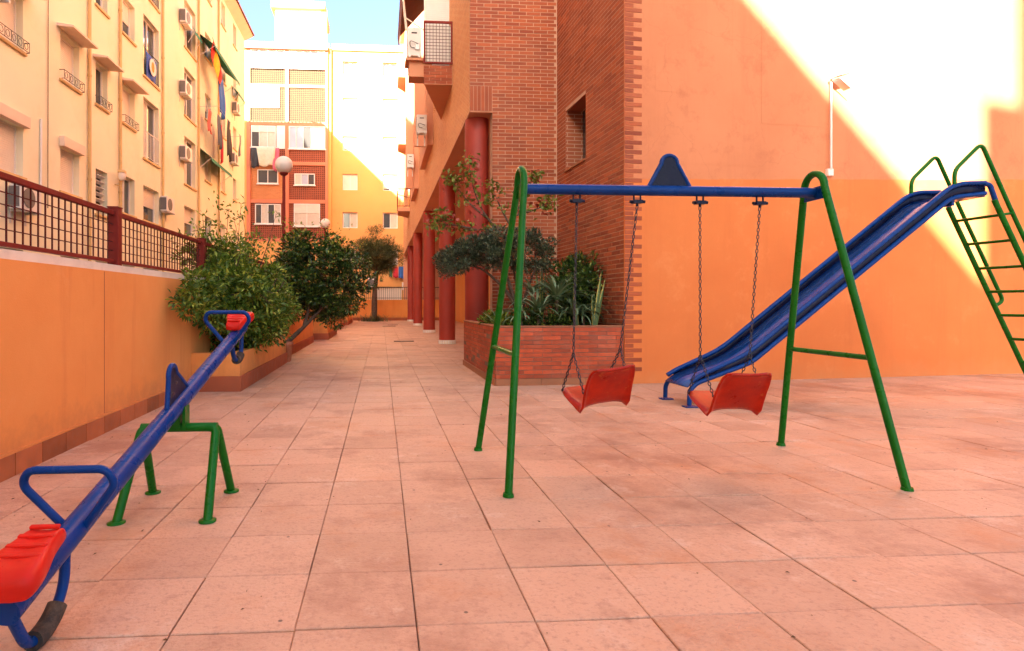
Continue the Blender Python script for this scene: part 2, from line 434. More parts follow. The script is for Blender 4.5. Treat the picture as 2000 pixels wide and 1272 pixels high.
# ------------------------------------------------------------------ mesh helpers
class MB:
    def __init__(s):
        s.v = []; s.f = []; s.sm = []
    def add(s, vs, fs, smooth=False):
        o = len(s.v)
        s.v += [tuple(p) for p in vs]
        s.f += [tuple(i + o for i in f) for f in fs]
        s.sm += [smooth] * len(fs)
        return s
    def box(s, x0, x1, y0, y1, z0, z1):
        vs = [(x, y, z) for z in (z0, z1) for y in (y0, y1) for x in (x0, x1)]
        return s.add(vs, [(0, 2, 3, 1), (4, 5, 7, 6), (0, 1, 5, 4), (2, 6, 7, 3), (0, 4, 6, 2), (1, 3, 7, 5)])
    def obox(s, o, ux, uy, uz):
        # box from corner o along three edge vectors
        o, ux, uy, uz = map(Vector, (o, ux, uy, uz))
        vs = [o + ux * a + uy * b + uz * c for c in (0, 1) for b in (0, 1) for a in (0, 1)]
        return s.add(vs, [(0, 2, 3, 1), (4, 5, 7, 6), (0, 1, 5, 4), (2, 6, 7, 3), (0, 4, 6, 2), (1, 3, 7, 5)])
    def prism(s, poly, vec, smooth=False):
        n = len(poly); vec = Vector(vec)
        vs = [Vector(p) for p in poly] + [Vector(p) + vec for p in poly]
        fs = [tuple(range(n - 1, -1, -1)), tuple(range(n, 2 * n))]
        s.add(vs, fs)
        s.add(vs, [(i, (i + 1) % n, n + (i + 1) % n, n + i) for i in range(n)], smooth)
        return s
    def tube(s, pts, r, n=12, closed=False, caps=True):
        P = [Vector(p) for p in pts]
        m = len(P)
        rs = r if isinstance(r, (list, tuple)) else [r] * m
        tang = []
        for i in range(m):
            a = P[(i - 1) % m] if (closed or i > 0) else P[i]
            b = P[(i + 1) % m] if (closed or i < m - 1) else P[i]
            d = (b - a)
            tang.append(d.normalized() if d.length > 1e-9 else Vector((0, 0, 1)))
        t0 = tang[0]
        ref = Vector((0, 0, 1)) if abs(t0.z) < 0.9 else Vector((1, 0, 0))
        nrm = (ref - t0 * ref.dot(t0)).normalized()
        vs = []
        for i in range(m):
            t = tang[i]
            nrm = (nrm - t * nrm.dot(t))
            nrm = nrm.normalized() if nrm.length > 1e-6 else t.orthogonal().normalized()
            bn = t.cross(nrm)
            for k in range(n):
                a = 2 * math.pi * k / n
                vs.append(P[i] + (nrm * math.cos(a) + bn * math.sin(a)) * rs[i])
        fs = []
        for i in range(m if closed else m - 1):
            j = (i + 1) % m
            for k in range(n):
                k2 = (k + 1) % n
                fs.append((i * n + k, i * n + k2, j * n + k2, j * n + k))
        s.add(vs, fs, True)
        if caps and not closed:
            s.add(vs[:n], [tuple(range(n - 1, -1, -1))])
            s.add(vs[-n:], [tuple(range(n))])
        return s
    def sphere(s, c, r, nu=24, nv=16, sq=(1, 1, 1)):
        vs = []; fs = []
        for j in range(nv + 1):
            ph = math.pi * j / nv
            for i in range(nu):
                th = 2 * math.pi * i / nu
                vs.append((c[0] + r * sq[0] * math.sin(ph) * math.cos(th), c[1] + r * sq[1] * math.sin(ph) * math.sin(th), c[2] + r * sq[2] * math.cos(ph)))
        for j in range(nv):
            for i in range(nu):
                i2 = (i + 1) % nu
                fs.append((j * nu + i, (j + 1) * nu + i, (j + 1) * nu + i2, j * nu + i2))
        return s.add(vs, fs, True)
    def lathe(s, c, prof, n=24):
        vs = []; fs = []
        for r, z in prof:
            for i in range(n):
                a = 2 * math.pi * i / n
                vs.append((c[0] + r * math.cos(a), c[1] + r * math.sin(a), c[2] + z))
        for j in range(len(prof) - 1):
            for i in range(n):
                i2 = (i + 1) % n
                fs.append((j * n + i, j * n + i2, (j + 1) * n + i2, (j + 1) * n + i))
        s.add(vs, fs, True)
        s.add(vs[:n], [tuple(range(n - 1, -1, -1))]); s.add(vs[-n:], [tuple(range(n))])
        return s
    def mesh(s, name, mat):
        me = bpy.data.meshes.new(name)
        me.from_pydata(s.v, [], s.f)
        me.polygons.foreach_set('use_smooth', s.sm)
        if mat is not None:
            me.materials.append(MT[mat] if isinstance(mat, str) else mat)
        me.validate(); me.update()
        return me
    def build(s, name, mat, parent=None, bevel=0.0, seg=2):
        o = bpy.data.objects.new(name, s.mesh(name, mat))
        COL.objects.link(o)
        if parent is not None:
            o.parent = parent
            o.matrix_parent_inverse = parent.matrix_basis.inverted()
        if bevel:
            b = o.modifiers.new('bevel', 'BEVEL'); b.width = bevel; b.segments = seg; b.limit_method = 'ANGLE'; b.angle_limit = R(40)
        return o

def thing(name, label, cat, loc=(0, 0, 0), group=None):
    o = bpy.data.objects.new(name, None)
    o.location = loc
    o.empty_display_size = 0.2
    COL.objects.link(o)
    o['label'] = label; o['category'] = cat; o['kind'] = 'thing'
    if group: o['group'] = group
    return o

def tag(o, label, cat, group=None):
    o['label'] = label; o['category'] = cat
    if group: o['group'] = group
    return o

def struct(o):
    o['kind'] = 'structure'
    return o

def link_copy(src_mesh, name, parent, loc=(0, 0, 0), rotz=0.0):
    o = bpy.data.objects.new(name, src_mesh)
    COL.objects.link(o)
    if parent is not None:
        o.parent = parent
        o.matrix_parent_inverse = parent.matrix_basis.inverted()
    o.location = loc
    o.rotation_euler = (0, 0, rotz)
    return o

def rounded(pts, r, n=6):
    # polyline with rounded inner corners
    P = [Vector(p) for p in pts]
    out = [P[0]]
    for i in range(1, len(P) - 1):
        a, b, c = P[i - 1], P[i], P[i + 1]
        rr = min(r, (a - b).length * 0.49, (c - b).length * 0.49)
        p0 = b + (a - b).normalized() * rr
        p1 = b + (c - b).normalized() * rr
        for k in range(n + 1):
            t = k / n
            out.append(p0 * (1 - t) ** 2 + b * 2 * t * (1 - t) + p1 * t * t)
    out.append(P[-1])
    return out

def holed(a0, a1, b0, b1, holes, fm, depth, back=True):
    """wall face from (a0,b0) to (a1,b1) with rectangular openings and their reveals; fm(a,b,d) -> xyz"""
    mb = MB()
    A = sorted({a0, a1, *[h[0] for h in holes], *[h[1] for h in holes]})
    B = sorted({b0, b1, *[h[2] for h in holes], *[h[3] for h in holes]})
    A = [a for a in A if a0 <= a <= a1]; B = [b for b in B if b0 <= b <= b1]
    for j in range(len(B) - 1):
        run = None
        bm = (B[j] + B[j + 1]) / 2
        for i in range(len(A) - 1):
            am = (A[i] + A[i + 1]) / 2
            inside = any(h[0] < am < h[1] and h[2] < bm < h[3] for h in holes)
            if not inside:
                run = [A[i], A[i + 1]] if run is None else [run[0], A[i + 1]]
            if (inside or i == len(A) - 2) and run is not None:
                q = [(run[0], B[j]), (run[1], B[j]), (run[1], B[j + 1]), (run[0], B[j + 1])]
                mb.add([fm(x, y, 0) for x, y in q], [(0, 1, 2, 3)])
                run = None
    for h in holes:
        c = [(h[0], h[2]), (h[1], h[2]), (h[1], h[3]), (h[0], h[3])]
        for k in range(4):
            p, q = c[k], c[(k + 1) % 4]
            mb.add([fm(*p, 0), fm(*p, depth), fm(*q, depth), fm(*q, 0)], [(0, 1, 2, 3)])
    return mb

# ------------------------------------------------------------------ foliage helpers
def leaf_arrays(P, D, L, W, fold=0.25):
    n = len(P)
    D = D / np.linalg.norm(D, axis=1, keepdims=True)
    up = rng.normal(size=(n, 3)) * 0.5 + np.array([0, 0, 1.0])
    sd = np.cross(D, up); sd /= np.linalg.norm(sd, axis=1, keepdims=True) + 1e-9
    nn = np.cross(sd, D)
    L = np.broadcast_to(L, (n,))[:, None]; W = np.broadcast_to(W, (n,))[:, None]
    mid = P + D * L * 0.5
    v = np.empty((n, 4, 3))
    v[:, 0] = P
    v[:, 1] = mid + sd * W * 0.5 + nn * W * fold
    v[:, 2] = P + D * L - nn * L * 0.12
    v[:, 3] = mid - sd * W * 0.5 + nn * W * fold
    return v.reshape(-1, 3)

def leaves(name, P, D, L, W, mat, parent):
    v = leaf_arrays(P, D, L, W)
    n = len(P)
    me = bpy.data.meshes.new(name)
    me.vertices.add(4 * n); me.vertices.foreach_set('co', v.ravel())
    me.loops.add(6 * n); me.polygons.add(2 * n)
    b = np.arange(n)[:, None] * 4
    me.loops.foreach_set('vertex_index', (b + np.array([0, 1, 2, 0, 2, 3])).ravel().astype(np.int32))
    me.polygons.foreach_set('loop_start', np.arange(0, 6 * n, 3, dtype=np.int32))
    me.update(calc_edges=True)
    me.materials.append(MT[mat])
    o = bpy.data.objects.new(name, me)
    COL.objects.link(o)
    o.parent = parent
    if parent is not None:
        o.matrix_parent_inverse = parent.matrix_basis.inverted()
    return o

def blob_points(n, centers, radii, shell=0.55):
    """points near the surface of several ellipsoid clumps; returns points and outward directions"""
    centers = np.array(centers, float); radii = np.array(radii, float)
    w = radii.prod(axis=1) ** (2 / 3)
    idx = rng.choice(len(centers), n, p=w / w.sum())
    d = rng.normal(size=(n, 3)); d /= np.linalg.norm(d, axis=1, keepdims=True)
    r = shell + (1 - shell) * rng.random(n) ** 0.6
    P = centers[idx] + d * radii[idx] * r[:, None]
    return P, d

def clumps(n, c, r, size, rnds=0.35, keep=None):
    out_c = []; out_r = []
    while len(out_c) < n:
        d = rng.normal(size=3); d /= np.linalg.norm(d)
        q = 0.35 + 0.62 * rng.random() ** 0.5
        p = np.array(c) + d * np.array(r) * q
        if keep is not None and not keep(p):
            continue
        s = size * float(np.clip(1 + rnds * rng.normal(), 0.5, 1.7))
        out_c.append(p); out_r.append([s * 1.1, s * 1.1, s * 0.85])
    return out_c, out_r

def strap(mb, base, az, length, width, rise, droop, n=7, thick=0.0):
    """arching strap leaf"""
    b = Vector(base); h = Vector((math.cos(az), math.sin(az), 0)); side = Vector((-h.y, h.x, 0))
    rows = []
    p = b.copy(); ang = rise
    for i in range(n + 1):
        t = i / n
        w = width * (1 - t) ** 0.7 * (0.75 + 0.5 * t if t < 0.5 else 1.0) * 0.5
        up = Vector((0, 0, 1)) * math.cos(ang) - h * math.sin(ang)
        rows.append((p - side * w + up * w * 0.35, p.copy(), p + side * w + up * w * 0.35))
        d = h * math.cos(ang) + Vector((0, 0, 1)) * math.sin(ang)
        p = p + d * (length / n)
        ang -= droop / n
    vs = [q for r in rows for q in r]
    fs = []
    for i in range(n):
        a = i * 3
        fs += [(a, a + 1, a + 4, a + 3), (a + 1, a + 2, a + 5, a + 4)]
    mb.add(vs, fs, True)

# ================================================================== THE GROUND
mb = MB().box(-60, 60, -40, 90, -0.3, -0.06)
struct(mb.build('ground', 'groundfar'))
mb = MB().box(-2.4, 11.2, -7, 36.4, -0.055, -0.022)
pav = struct(mb.build('pavement', 'joint'))
TILE = 0.4
def tile_mesh(dz, name):
    m = MB(); a = TILE / 2 - 0.0018; e = TILE / 2 - 0.0034; c = 0.003
    m.add([(-a, -e, -0.03), (a, -e, -0.03), (a, e, -0.03), (-a, e, -0.03),
           (-a, -e, dz - c), (a, -e, dz - c), (a, e, dz - c), (-a, e, dz - c),
           (-a + c, -e + c, dz), (a - c, -e + c, dz), (a - c, e - c, dz), (-a + c, e - c, dz)],
          [(0, 1, 5, 4), (1, 2, 6, 5), (2, 3, 7, 6), (3, 0, 4, 7), (4, 5, 9, 8), (5, 6, 10, 9), (6, 7, 11, 10), (7, 4, 8, 11), (8, 9, 10, 11)])
    return m.mesh(name, 'tile')
tms = [tile_mesh(-0.002 + 0.0012 * k, 'tile') for k in range(4)]
cand = []
for i in range(-6, 28):
    for j in range(-20, 86):
        x = 0.117 + TILE * (i + 0.5); y = 1.95 + TILE * (j + 0.5)
        if x < -2.25 or y > 36.1: continue
        d = math.sin(YAW) * x + math.cos(YAW) * y; l = math.cos(YAW) * x - math.sin(YAW) * y
        vis = d > 0.8
        if vis:
            u = 824 + 1150 * l / d; v = 592 + 1150 * 1.07 / d
            vis = -150 < u < 2150 and v < 1420
        cand.append((not vis, d if vis else 99, x, y))
cand.sort()
def tilt(o):
    o.rotation_euler = (random.gauss(0, 0.0025), random.gauss(0, 0.0025), random.choice((0, 1)) * math.pi + random.gauss(0, 0.003))
for k, (_, _, x, y) in enumerate(cand[:300]):
    o = link_copy(tms[random.randrange(4)], 'tile', pav, (x + random.gauss(0, 0.0008), y + random.gauss(0, 0.0008), 0))
    tilt(o)
mb = MB()
for (_, _, x, y) in cand[300:]:
    a = TILE / 2 - 0.0022; z = random.uniform(-0.002, 0.0016)
    mb.add([(x - a, y - a, z), (x + a, y - a, z), (x + a, y + a, z), (x - a, y + a, z),
            (x - a, y - a, -0.03), (x + a, y - a, -0.03), (x + a, y + a, -0.03), (x - a, y + a, -0.03)],
           [(0, 1, 2, 3), (4, 5, 1, 0), (5, 6, 2, 1), (6, 7, 3, 2), (7, 4, 0, 3)])
o = mb.build('paving_tiles', 'tile', pav); o['kind'] = 'stuff'
struct(MB().box(-9.5, -2.52, -14, 43, -0.05, 0.0).build('street', 'asphalt'))
for (x, y, w) in ((0.62, 16.4, 0.55), (0.35, 27.0, 0.6), (0.55, 28.6, 0.5)):
    g = thing('drain_grate', {16.4: 'dark drain grate in the paving, nearest to the columns', 27.0: 'far thin drain slot in the paving before the end wall', 28.6: 'farthest drain slot in the paving by the last columns'}[y], 'drain', (x, y, 0))
    MB().box(x - w / 2, x + w / 2, y - 0.12, y + 0.12, 0.002, 0.006).build('plate', 'dark', g)
    for k in range(5):
        MB().box(x - w / 2, x + w / 2, y - 0.115 + k * 0.05, y - 0.09 + k * 0.05, 0.006, 0.012).build('bar', 'iron', g)

# ================================================================== LEFT WALL AND FENCE
XW = -2.28
lw = thing('boundary_wall', 'long orange rendered boundary wall with terracotta skirting along the left', 'wall', (XW, 6, 0))
MB().box(XW - 0.24, XW, -4, 36.3, -0.05, 1.338).build('wall', 'orangewall', lw)
MB().box(XW - 0.20, XW - 0.03, -4, 36.3, 1.338, 1.402).build('coping', 'whiteband', lw)
k = 0; y = -1.2
sk_mesh = MB().box(0, 0.016, 0.004, 0.291, 0, 0.138).mesh('skirting_tile', 'skirt')
while y < 7.2:
    o = link_copy(sk_mesh, 'skirting_tile', lw, (XW, y, 0)); o.location.z = random.uniform(-0.002, 0.002)
    y += 0.295
MB().box(XW, XW + 0.012, -1.2, 7.22, 0.1385, 0.156).build('skirting_cap', 'orangewall', lw)
MB().box(XW - 0.004, XW + 0.0015, 5.02, 5.028, 0.16, 1.33).build('render_joint', 'redskirt', lw)

def mesh_fence(name, label, y0, y1, x, zb=1.425, zt=1.875, n=None, group=None):
    f = thing(name, label, 'fence', (x, y0, zb), group)
    MB().box(x - 0.02, x + 0.02, y0, y1, zt - 0.03, zt + 0.012).build('top_rail', 'maroon', f, 0.004)
    MB().box(x - 0.018, x + 0.018, y0, y1, zb, zb + 0.03).build('bottom_rail', 'maroon', f, 0.004)
    n = max(1, round((y1 - y0) / 0.0873))
    st = (y1 - y0) / n
    bar = MB().box(-0.0045, 0.0045, -0.0045, 0.0045, zb + 0.03, zt - 0.03).mesh('bar', 'darkmaroon')
    for i in range(1, n):
        link_copy(bar, 'bar', f, (x, y0 + i * st, 0))
    for k in range(1, 5):
        z = zb + 0.03 + k * (zt - zb - 0.06) / 5
        MB().box(x - 0.003, x + 0.003, y0, y1, z - 0.0035, z + 0.0035).build('crossbar', 'darkmaroon', f)
    return f
XF = -2.37
posts = [2.9, 5.42, 7.95, 10.5, 13.0, 15.5]
names = ['maroon mesh fence panel on the left wall, cut off by the left edge',
         'maroon mesh fence panel just past the clear square post, reaching into the shrub', 'maroon mesh fence panel behind the tall loose shrub sprigs',
         'maroon mesh fence panel behind the clipped dark tree', 'far maroon mesh fence panel near the globe lamp']
for i in range(5):
    mesh_fence('mesh_fence', names[i], posts[i] + 0.045, posts[i + 1] - 0.045, XF, group='fence panels on the left wall')
pl = ['maroon square fence post standing clear on the left wall', 'maroon fence post behind the leafy shrub', 'maroon fence post behind the clipped tree', 'maroon fence post beside the globe lamp', 'farthest maroon fence post on the left wall']
for p, l in zip(posts[1:], pl):
    o = MB().box(XF - 0.045, XF + 0.045, p - 0.045, p + 0.045, 1.40, 1.915)
    o.box(XF - 0.05, XF + 0.05, p - 0.05, p + 0.05, 1.915, 1.925)
    tag(o.build('fence_post', 'maroon', None, 0.004), l, 'post', 'posts of the left fence')

# ================================================================== LEFT PLANTERS
def box_planter(name, label, x0, x1, y0, y1, h, t=0.12, sk=0.185):
    p = thing(name, label, 'planter', (x1, y0, 0))
    m = MB()
    m.box(x1 - t, x1, y0, y1, 0, h)
    m.box(x0, x1 - t, y0, y0 + t, 0, h)
    m.box(x0, x1 - t, y1 - t, y1, 0, h)
    m.build('wall', 'orangewall', p)
    MB().box(x0, x1 - t, y0 + t, y1 - t, 0.02, h - 0.05).build('soil', 'soil', p)
    MB().box(x1, x1 + 0.018, y0 - 0.018, y1 + 0.018, 0, sk).build('skirting', 'redskirt', p)
    MB().box(x0, x1, y0 - 0.018, y0, 0, sk).build('skirting', 'redskirt', p)
    return p
box_planter('orange_planter', 'orange rendered planter box under the big leafy shrub', XW + 0.001, -1.71, 7.25, 10.7, 0.465)
box_planter('orange_planter', 'taller orange planter wall behind the leaning trunk', XW + 0.001, -1.86, 11.6, 16.2, 1.0)
box_planter('orange_planter', 'low orange planter holding the hanging strap-leaved plant', XW + 0.001, -1.55, 17.3, 20.5, 0.62)
box_planter('orange_planter', 'small orange planter with the little bush farther back', XW + 0.001, -1.72, 23.6, 27.5, 0.72)
box_planter('orange_planter', 'orange pier of the last planter near the end wall', XW + 0.001, -1.62, 28.6, 33.0, 1.1)

# ================================================================== END WALL
ew = thing('end_wall', 'low orange wall with red skirting closing the far end of the passage', 'wall', (0, 36.3, 0))
MB().box(XW - 0.2, 12, 36.3, 36.5, -0.05, 1.27).build('wall', 'orangewall', ew)
MB().box(XW, 12, 36.275, 36.3, 0, 0.17).build('skirting', 'redskirt', ew)
er = thing('railing', 'dark slender railing on top of the far end wall', 'railing', (0, 36.4, 1.27))
MB().box(XW, 4, 36.38, 36.42, 2.02, 2.06).build('top_rail', 'iron', er)
MB().box(XW, 4, 36.38, 36.42, 1.36, 1.39).build('bottom_rail', 'iron', er)
bar = MB().box(-0.009, 0.009, -0.009, 0.009, 1.27, 2.02).mesh('bar', 'iron')
for i in range(48):
    link_copy(bar, 'bar', er, (XW + 0.06 + i * 0.13, 36.4, 0))

# ================================================================== LEFT APARTMENT BLOCK (cream)
XB = -8.2
FL = [3.2 + 2.865 * k for k in range(-1, 5)]       # floor levels
lb = thing('apartment_building', 'long cream apartment block with roller shutters filling the left side', 'building', (XB, 14, 0))
cols = [('A', 12.40, 14.10), ('B', 15.67, 16.62), ('C', 17.54, 18.27), ('D', 19.29, 20.22), ('E', 20.94, 22.34),
        ('F', 25.17, 26.66), ('G', 28.05, 29.0), ('H', 30.83, 31.63), ('I', 33.25, 34.0)]
cols += [('X', y, y + 1.1) for y in (0.4, 3.2, 6.0, 9.0)]
wins = []
for c, y0, y1 in cols:
    for k in range(0, 6):
        f = FL[k]
        if c == 'E' and k >= 2: z0, z1, kind = f + 0.03, f + 2.15, 'door'
        elif c == 'F' and k >= 2: z0, z1, kind = f + 0.0, f + 2.0, 'tall'
        elif c == 'C' and k == 1: z0, z1, kind = f + 0.45, f + 1.75, 'vent'
        elif c in 'BDC' and k == 2: z0, z1, kind = f + 0.75, f + 1.95, 'hood'
        elif c == 'A' and k == 2: z0, z1, kind = f + 0.75, f + 2.0, 'hood'
        elif c in 'AB' and k == 1: z0, z1, kind = f + 0.75, f + 1.9, 'box'
        else: z0, z1, kind = f + 0.75, f + 1.95, ('shut' if (ord(c) + k) % 3 else 'glass')
        wins.append((c, k, y0, y1, z0, z1, kind))
fm = lambda a, b, d: (XB - d, a, b)
holed(-21.3, 36.0, 0.0, 17.1, [(w[2], w[3], w[4], w[5]) for w in wins], fm, 0.22).build('wall', 'cream', lb)
MB().box(XB - 9, XB - 0.5, -21.3, 36.0, 0, 17.1).build('core', 'cream', lb)
MB().box(XB - 0.5, XB, 35.98, 36.0, 0, 17.1).box(XB - 0.5, XB, -21.3, -21.28, 0, 17.1).build('end_return', 'cream', lb)
MB().box(XB, XB + 0.05, -21.3, 36.0, 0, 1.9).build('plinth', 'plinth', lb)
for k, (c, kf, y0, y1, z0, z1, kind) in enumerate(wins):
    w = MB()
    fx = XB - 0.20
    t = 0.05
    for (a0, a1, b0, b1) in ((y0, y1, z1 - t, z1), (y0, y1, z0, z0 + t), (y0, y0 + t, z0 + t, z1 - t), (y1 - t, y1, z0 + t, z1 - t)):
        w.box(fx, fx + 0.05, a0 + 0.001, a1 - 0.001, b0 + 0.001, b1 - 0.001)
    ym = (y0 + y1) / 2
    if kind in ('glass', 'door', 'tall'):
        w.box(fx + 0.002, fx + 0.048, ym - 0.025, ym + 0.025, z0 + t, z1 - t)
    win = w.build('window', 'white', lb)
    if kind == 'vent':
        MB().box(fx - 0.02, fx + 0.0, y0, y1, z0, z1).build('opening', 'dark', win)
        for i in range(7):
            z = z0 + 0.06 + i * (z1 - z0 - 0.08) / 7
            MB().obox((fx + 0.04, y0 + 0.05, z), (0.12, 0, 0.05), (0, y1 - y0 - 0.1, 0), (-0.005, 0, 0.012)).build('slat', 'white', win)
    elif kind in ('shut', 'hood', 'box') and not (c == 'C'):
        drop = 1.0 if (c in 'AB' or (kf + len(c)) % 2) else 0.55
        zz = z1 - t - (z1 - z0 - 2 * t) * drop
        MB().box(fx + 0.01, fx + 0.03, y0 + t, y1 - t, zz, z1 - t).build('shutter', 'shutter', win)
        if drop < 1:
            MB().box(fx - 0.015, fx + 0.005, y0 + t, y1 - t, z0 + t, zz).build('pane', 'glass', win)
    else:
        MB().box(fx - 0.01, fx + 0.008, y0 + t, ym - 0.025, z0 + t, z1 - t).build('pane', 'glass' if (k % 2) else 'curtain', win)
        MB().box(fx - 0.01, fx + 0.008, ym + 0.025, y1 - t, z0 + t, z1 - t).build('pane', 'glass', win)
    MB().box(XB - 0.15, XB + 0.06, y0 - 0.07, y1 + 0.07, z0 - 0.07, z0 - 0.002).build('sill', 'pipe', win, 0.008)
    if kind == 'hood':
        m = MB()
        m.add([(XB, y0 - 0.18, z1 + 0.16), (XB, y1 + 0.18, z1 + 0.16), (XB + 0.42, y1 + 0.18, z1 + 0.10), (XB + 0.42, y0 - 0.18, z1 + 0.10),
               (XB, y0 - 0.18, z1 + 0.08), (XB, y1 + 0.18, z1 + 0.08), (XB + 0.42, y1 + 0.18, z1 + 0.05), (XB + 0.42, y0 - 0.18, z1 + 0.05)],
              [(0, 3, 2, 1), (4, 5, 6, 7), (3, 7, 6, 2), (0, 4, 7, 3), (1, 2, 6, 5)])
        m.build('hood', 'reveal', win)
        m = MB()
        gx = XB + 0.12
        zt = z0 + 0.22
        for q in (z0 + 0.0, zt):
            m.tube([(XB + 0.0, y0 - 0.04, q), (gx, y0 - 0.04, q), (gx, y1 + 0.04, q), (XB, y1 + 0.04, q)], 0.009, 6)
        nb = max(4, int((y1 - y0) / 0.2))
        for i in range(nb + 1):
            yy = y0 - 0.04 + i * (y1 - y0 + 0.08) / nb
            m.tube([(gx, yy, z0), (gx, yy, zt)], 0.007, 6)
            if i < nb:
                ring = [(gx, yy + 0.1 + 0.065 * math.cos(a), (z0 + zt) / 2 + 0.075 * math.sin(a)) for a in np.linspace(0, 2 * math.pi, 9)[:-1]]
                m.tube(ring, 0.006, 5, closed=True)
        m.build('grille', 'iron', win)
    if kind == 'box':
        MB().box(XB, XB + 0.14, y0 - 0.06, y1 + 0.06, z1 - 0.02, z1 + 0.24).build('shutter_box', 'reveal', win, 0.01)
    if kind == 'door':
        m = MB()
        gx = XB + 0.02
        m.tube([(gx, y0 + 0.02, z0 + 0.95), (gx, y1 - 0.02, z0 + 0.95)], 0.014, 6)
        m.tube([(gx, y0 + 0.02, z0 + 0.08), (gx, y1 - 0.02, z0 + 0.08)], 0.012, 6)
        for i in range(11):
            yy = y0 + 0.04 + i * (y1 - y0 - 0.08) / 10
            m.tube([(gx, yy, z0 + 0.08), (gx, yy, z0 + 0.95)], 0.008, 5)
        m.build('railing', 'white' if kf < 3 else 'iron', win)
# rain pipes
for yy in (17.07, 19.02, 22.62, 26.95, 30.2):
    m = MB().tube([(XB + 0.06, yy, 1.9), (XB + 0.06, yy, 17.0)], 0.045, 8)
    for z in (4.5, 7.4, 10.2, 13.1):
        m.tube([(XB + 0.06, yy, z), (XB + 0.06, yy, z + 0.06)], 0.058, 8)
    m.build('rain_pipe', 'pipe', lb)
for (yy, z0, z1) in ((14.75, 3.9, 5.5), (15.05, 3.4, 9.5)):
    MB().tube([(XB + 0.03, yy, z0), (XB + 0.03, yy + 0.02, z1)], 0.03 if z1 < 6 else 0.01, 6).build('conduit', 'white' if z1 < 6 else 'iron', lb)
m = MB()
for dz in (0.0, 0.07, 0.16):
    m.tube([(XB + 0.1, 9 + i * 2.0, 2.0 + dz + 0.05 * math.sin(i * 1.7 + dz * 30)) for i in range(14)], 0.018, 5)
m.build('cable', 'iron', lb)
# eaves with a row of barrel tiles
MB().add([(XB, -21.4, 16.85), (XB, 36.1, 16.85), (XB + 0.5, 36.1, 17.12), (XB + 0.5, -21.4, 17.12), (XB, -21.4, 17.1), (XB, 36.1, 17.1)],
         [(0, 3, 2, 1), (4, 5, 2, 3), (1, 2, 5), (0, 4, 3)]).build('soffit', 'reveal', lb)
MB().add([(XB + 0.5, -21.4, 17.12), (XB + 0.5, 36.1, 17.12), (XB - 9.2, 36.1, 17.2), (XB - 9.2, -21.4, 17.2), (XB - 9.2, -21.4, 17.1), (XB - 9.2, 36.1, 17.1)],
         [(0, 1, 2, 3), (3, 2, 5, 4)]).build('roof', 'rooftile', lb)
m = MB()
for i in range(230):
    yy = -21.3 + i * 0.25
    prof = [(0.105 * math.cos(a), 0.105 * math.sin(a)) for a in np.linspace(0, math.pi, 7)]
    vs = []
    for (xx, zz) in ((XB + 0.58, 17.12), (XB - 0.4, 17.44)):
        vs += [(xx, yy + p[0], zz + p[1]) for p in prof]
    m.add(vs, [(j, j + 1, 8 + j, 7 + j) for j in range(6)] + [tuple(range(6, -1, -1))], False)
for i in range(38):
    xx = XB + 0.4 - i * 0.25
    prof = [(0.105 * math.cos(a), 0.105 * math.sin(a)) for a in np.linspace(0, math.pi, 7)]
    zr = 17.2
    vs = []
    for (y2, zz) in ((36.2, zr), (35.6, zr + 0.1)):
        vs += [(xx + p[0], y2, zz + p[1]) for p in prof]
    m.add(vs, [(j, j + 1, 8 + j, 7 + j) for j in range(6)] + [tuple(range(6, -1, -1))], False)
o = m.build('eave_tiles', 'rooftile', lb); o['kind'] = 'stuff'

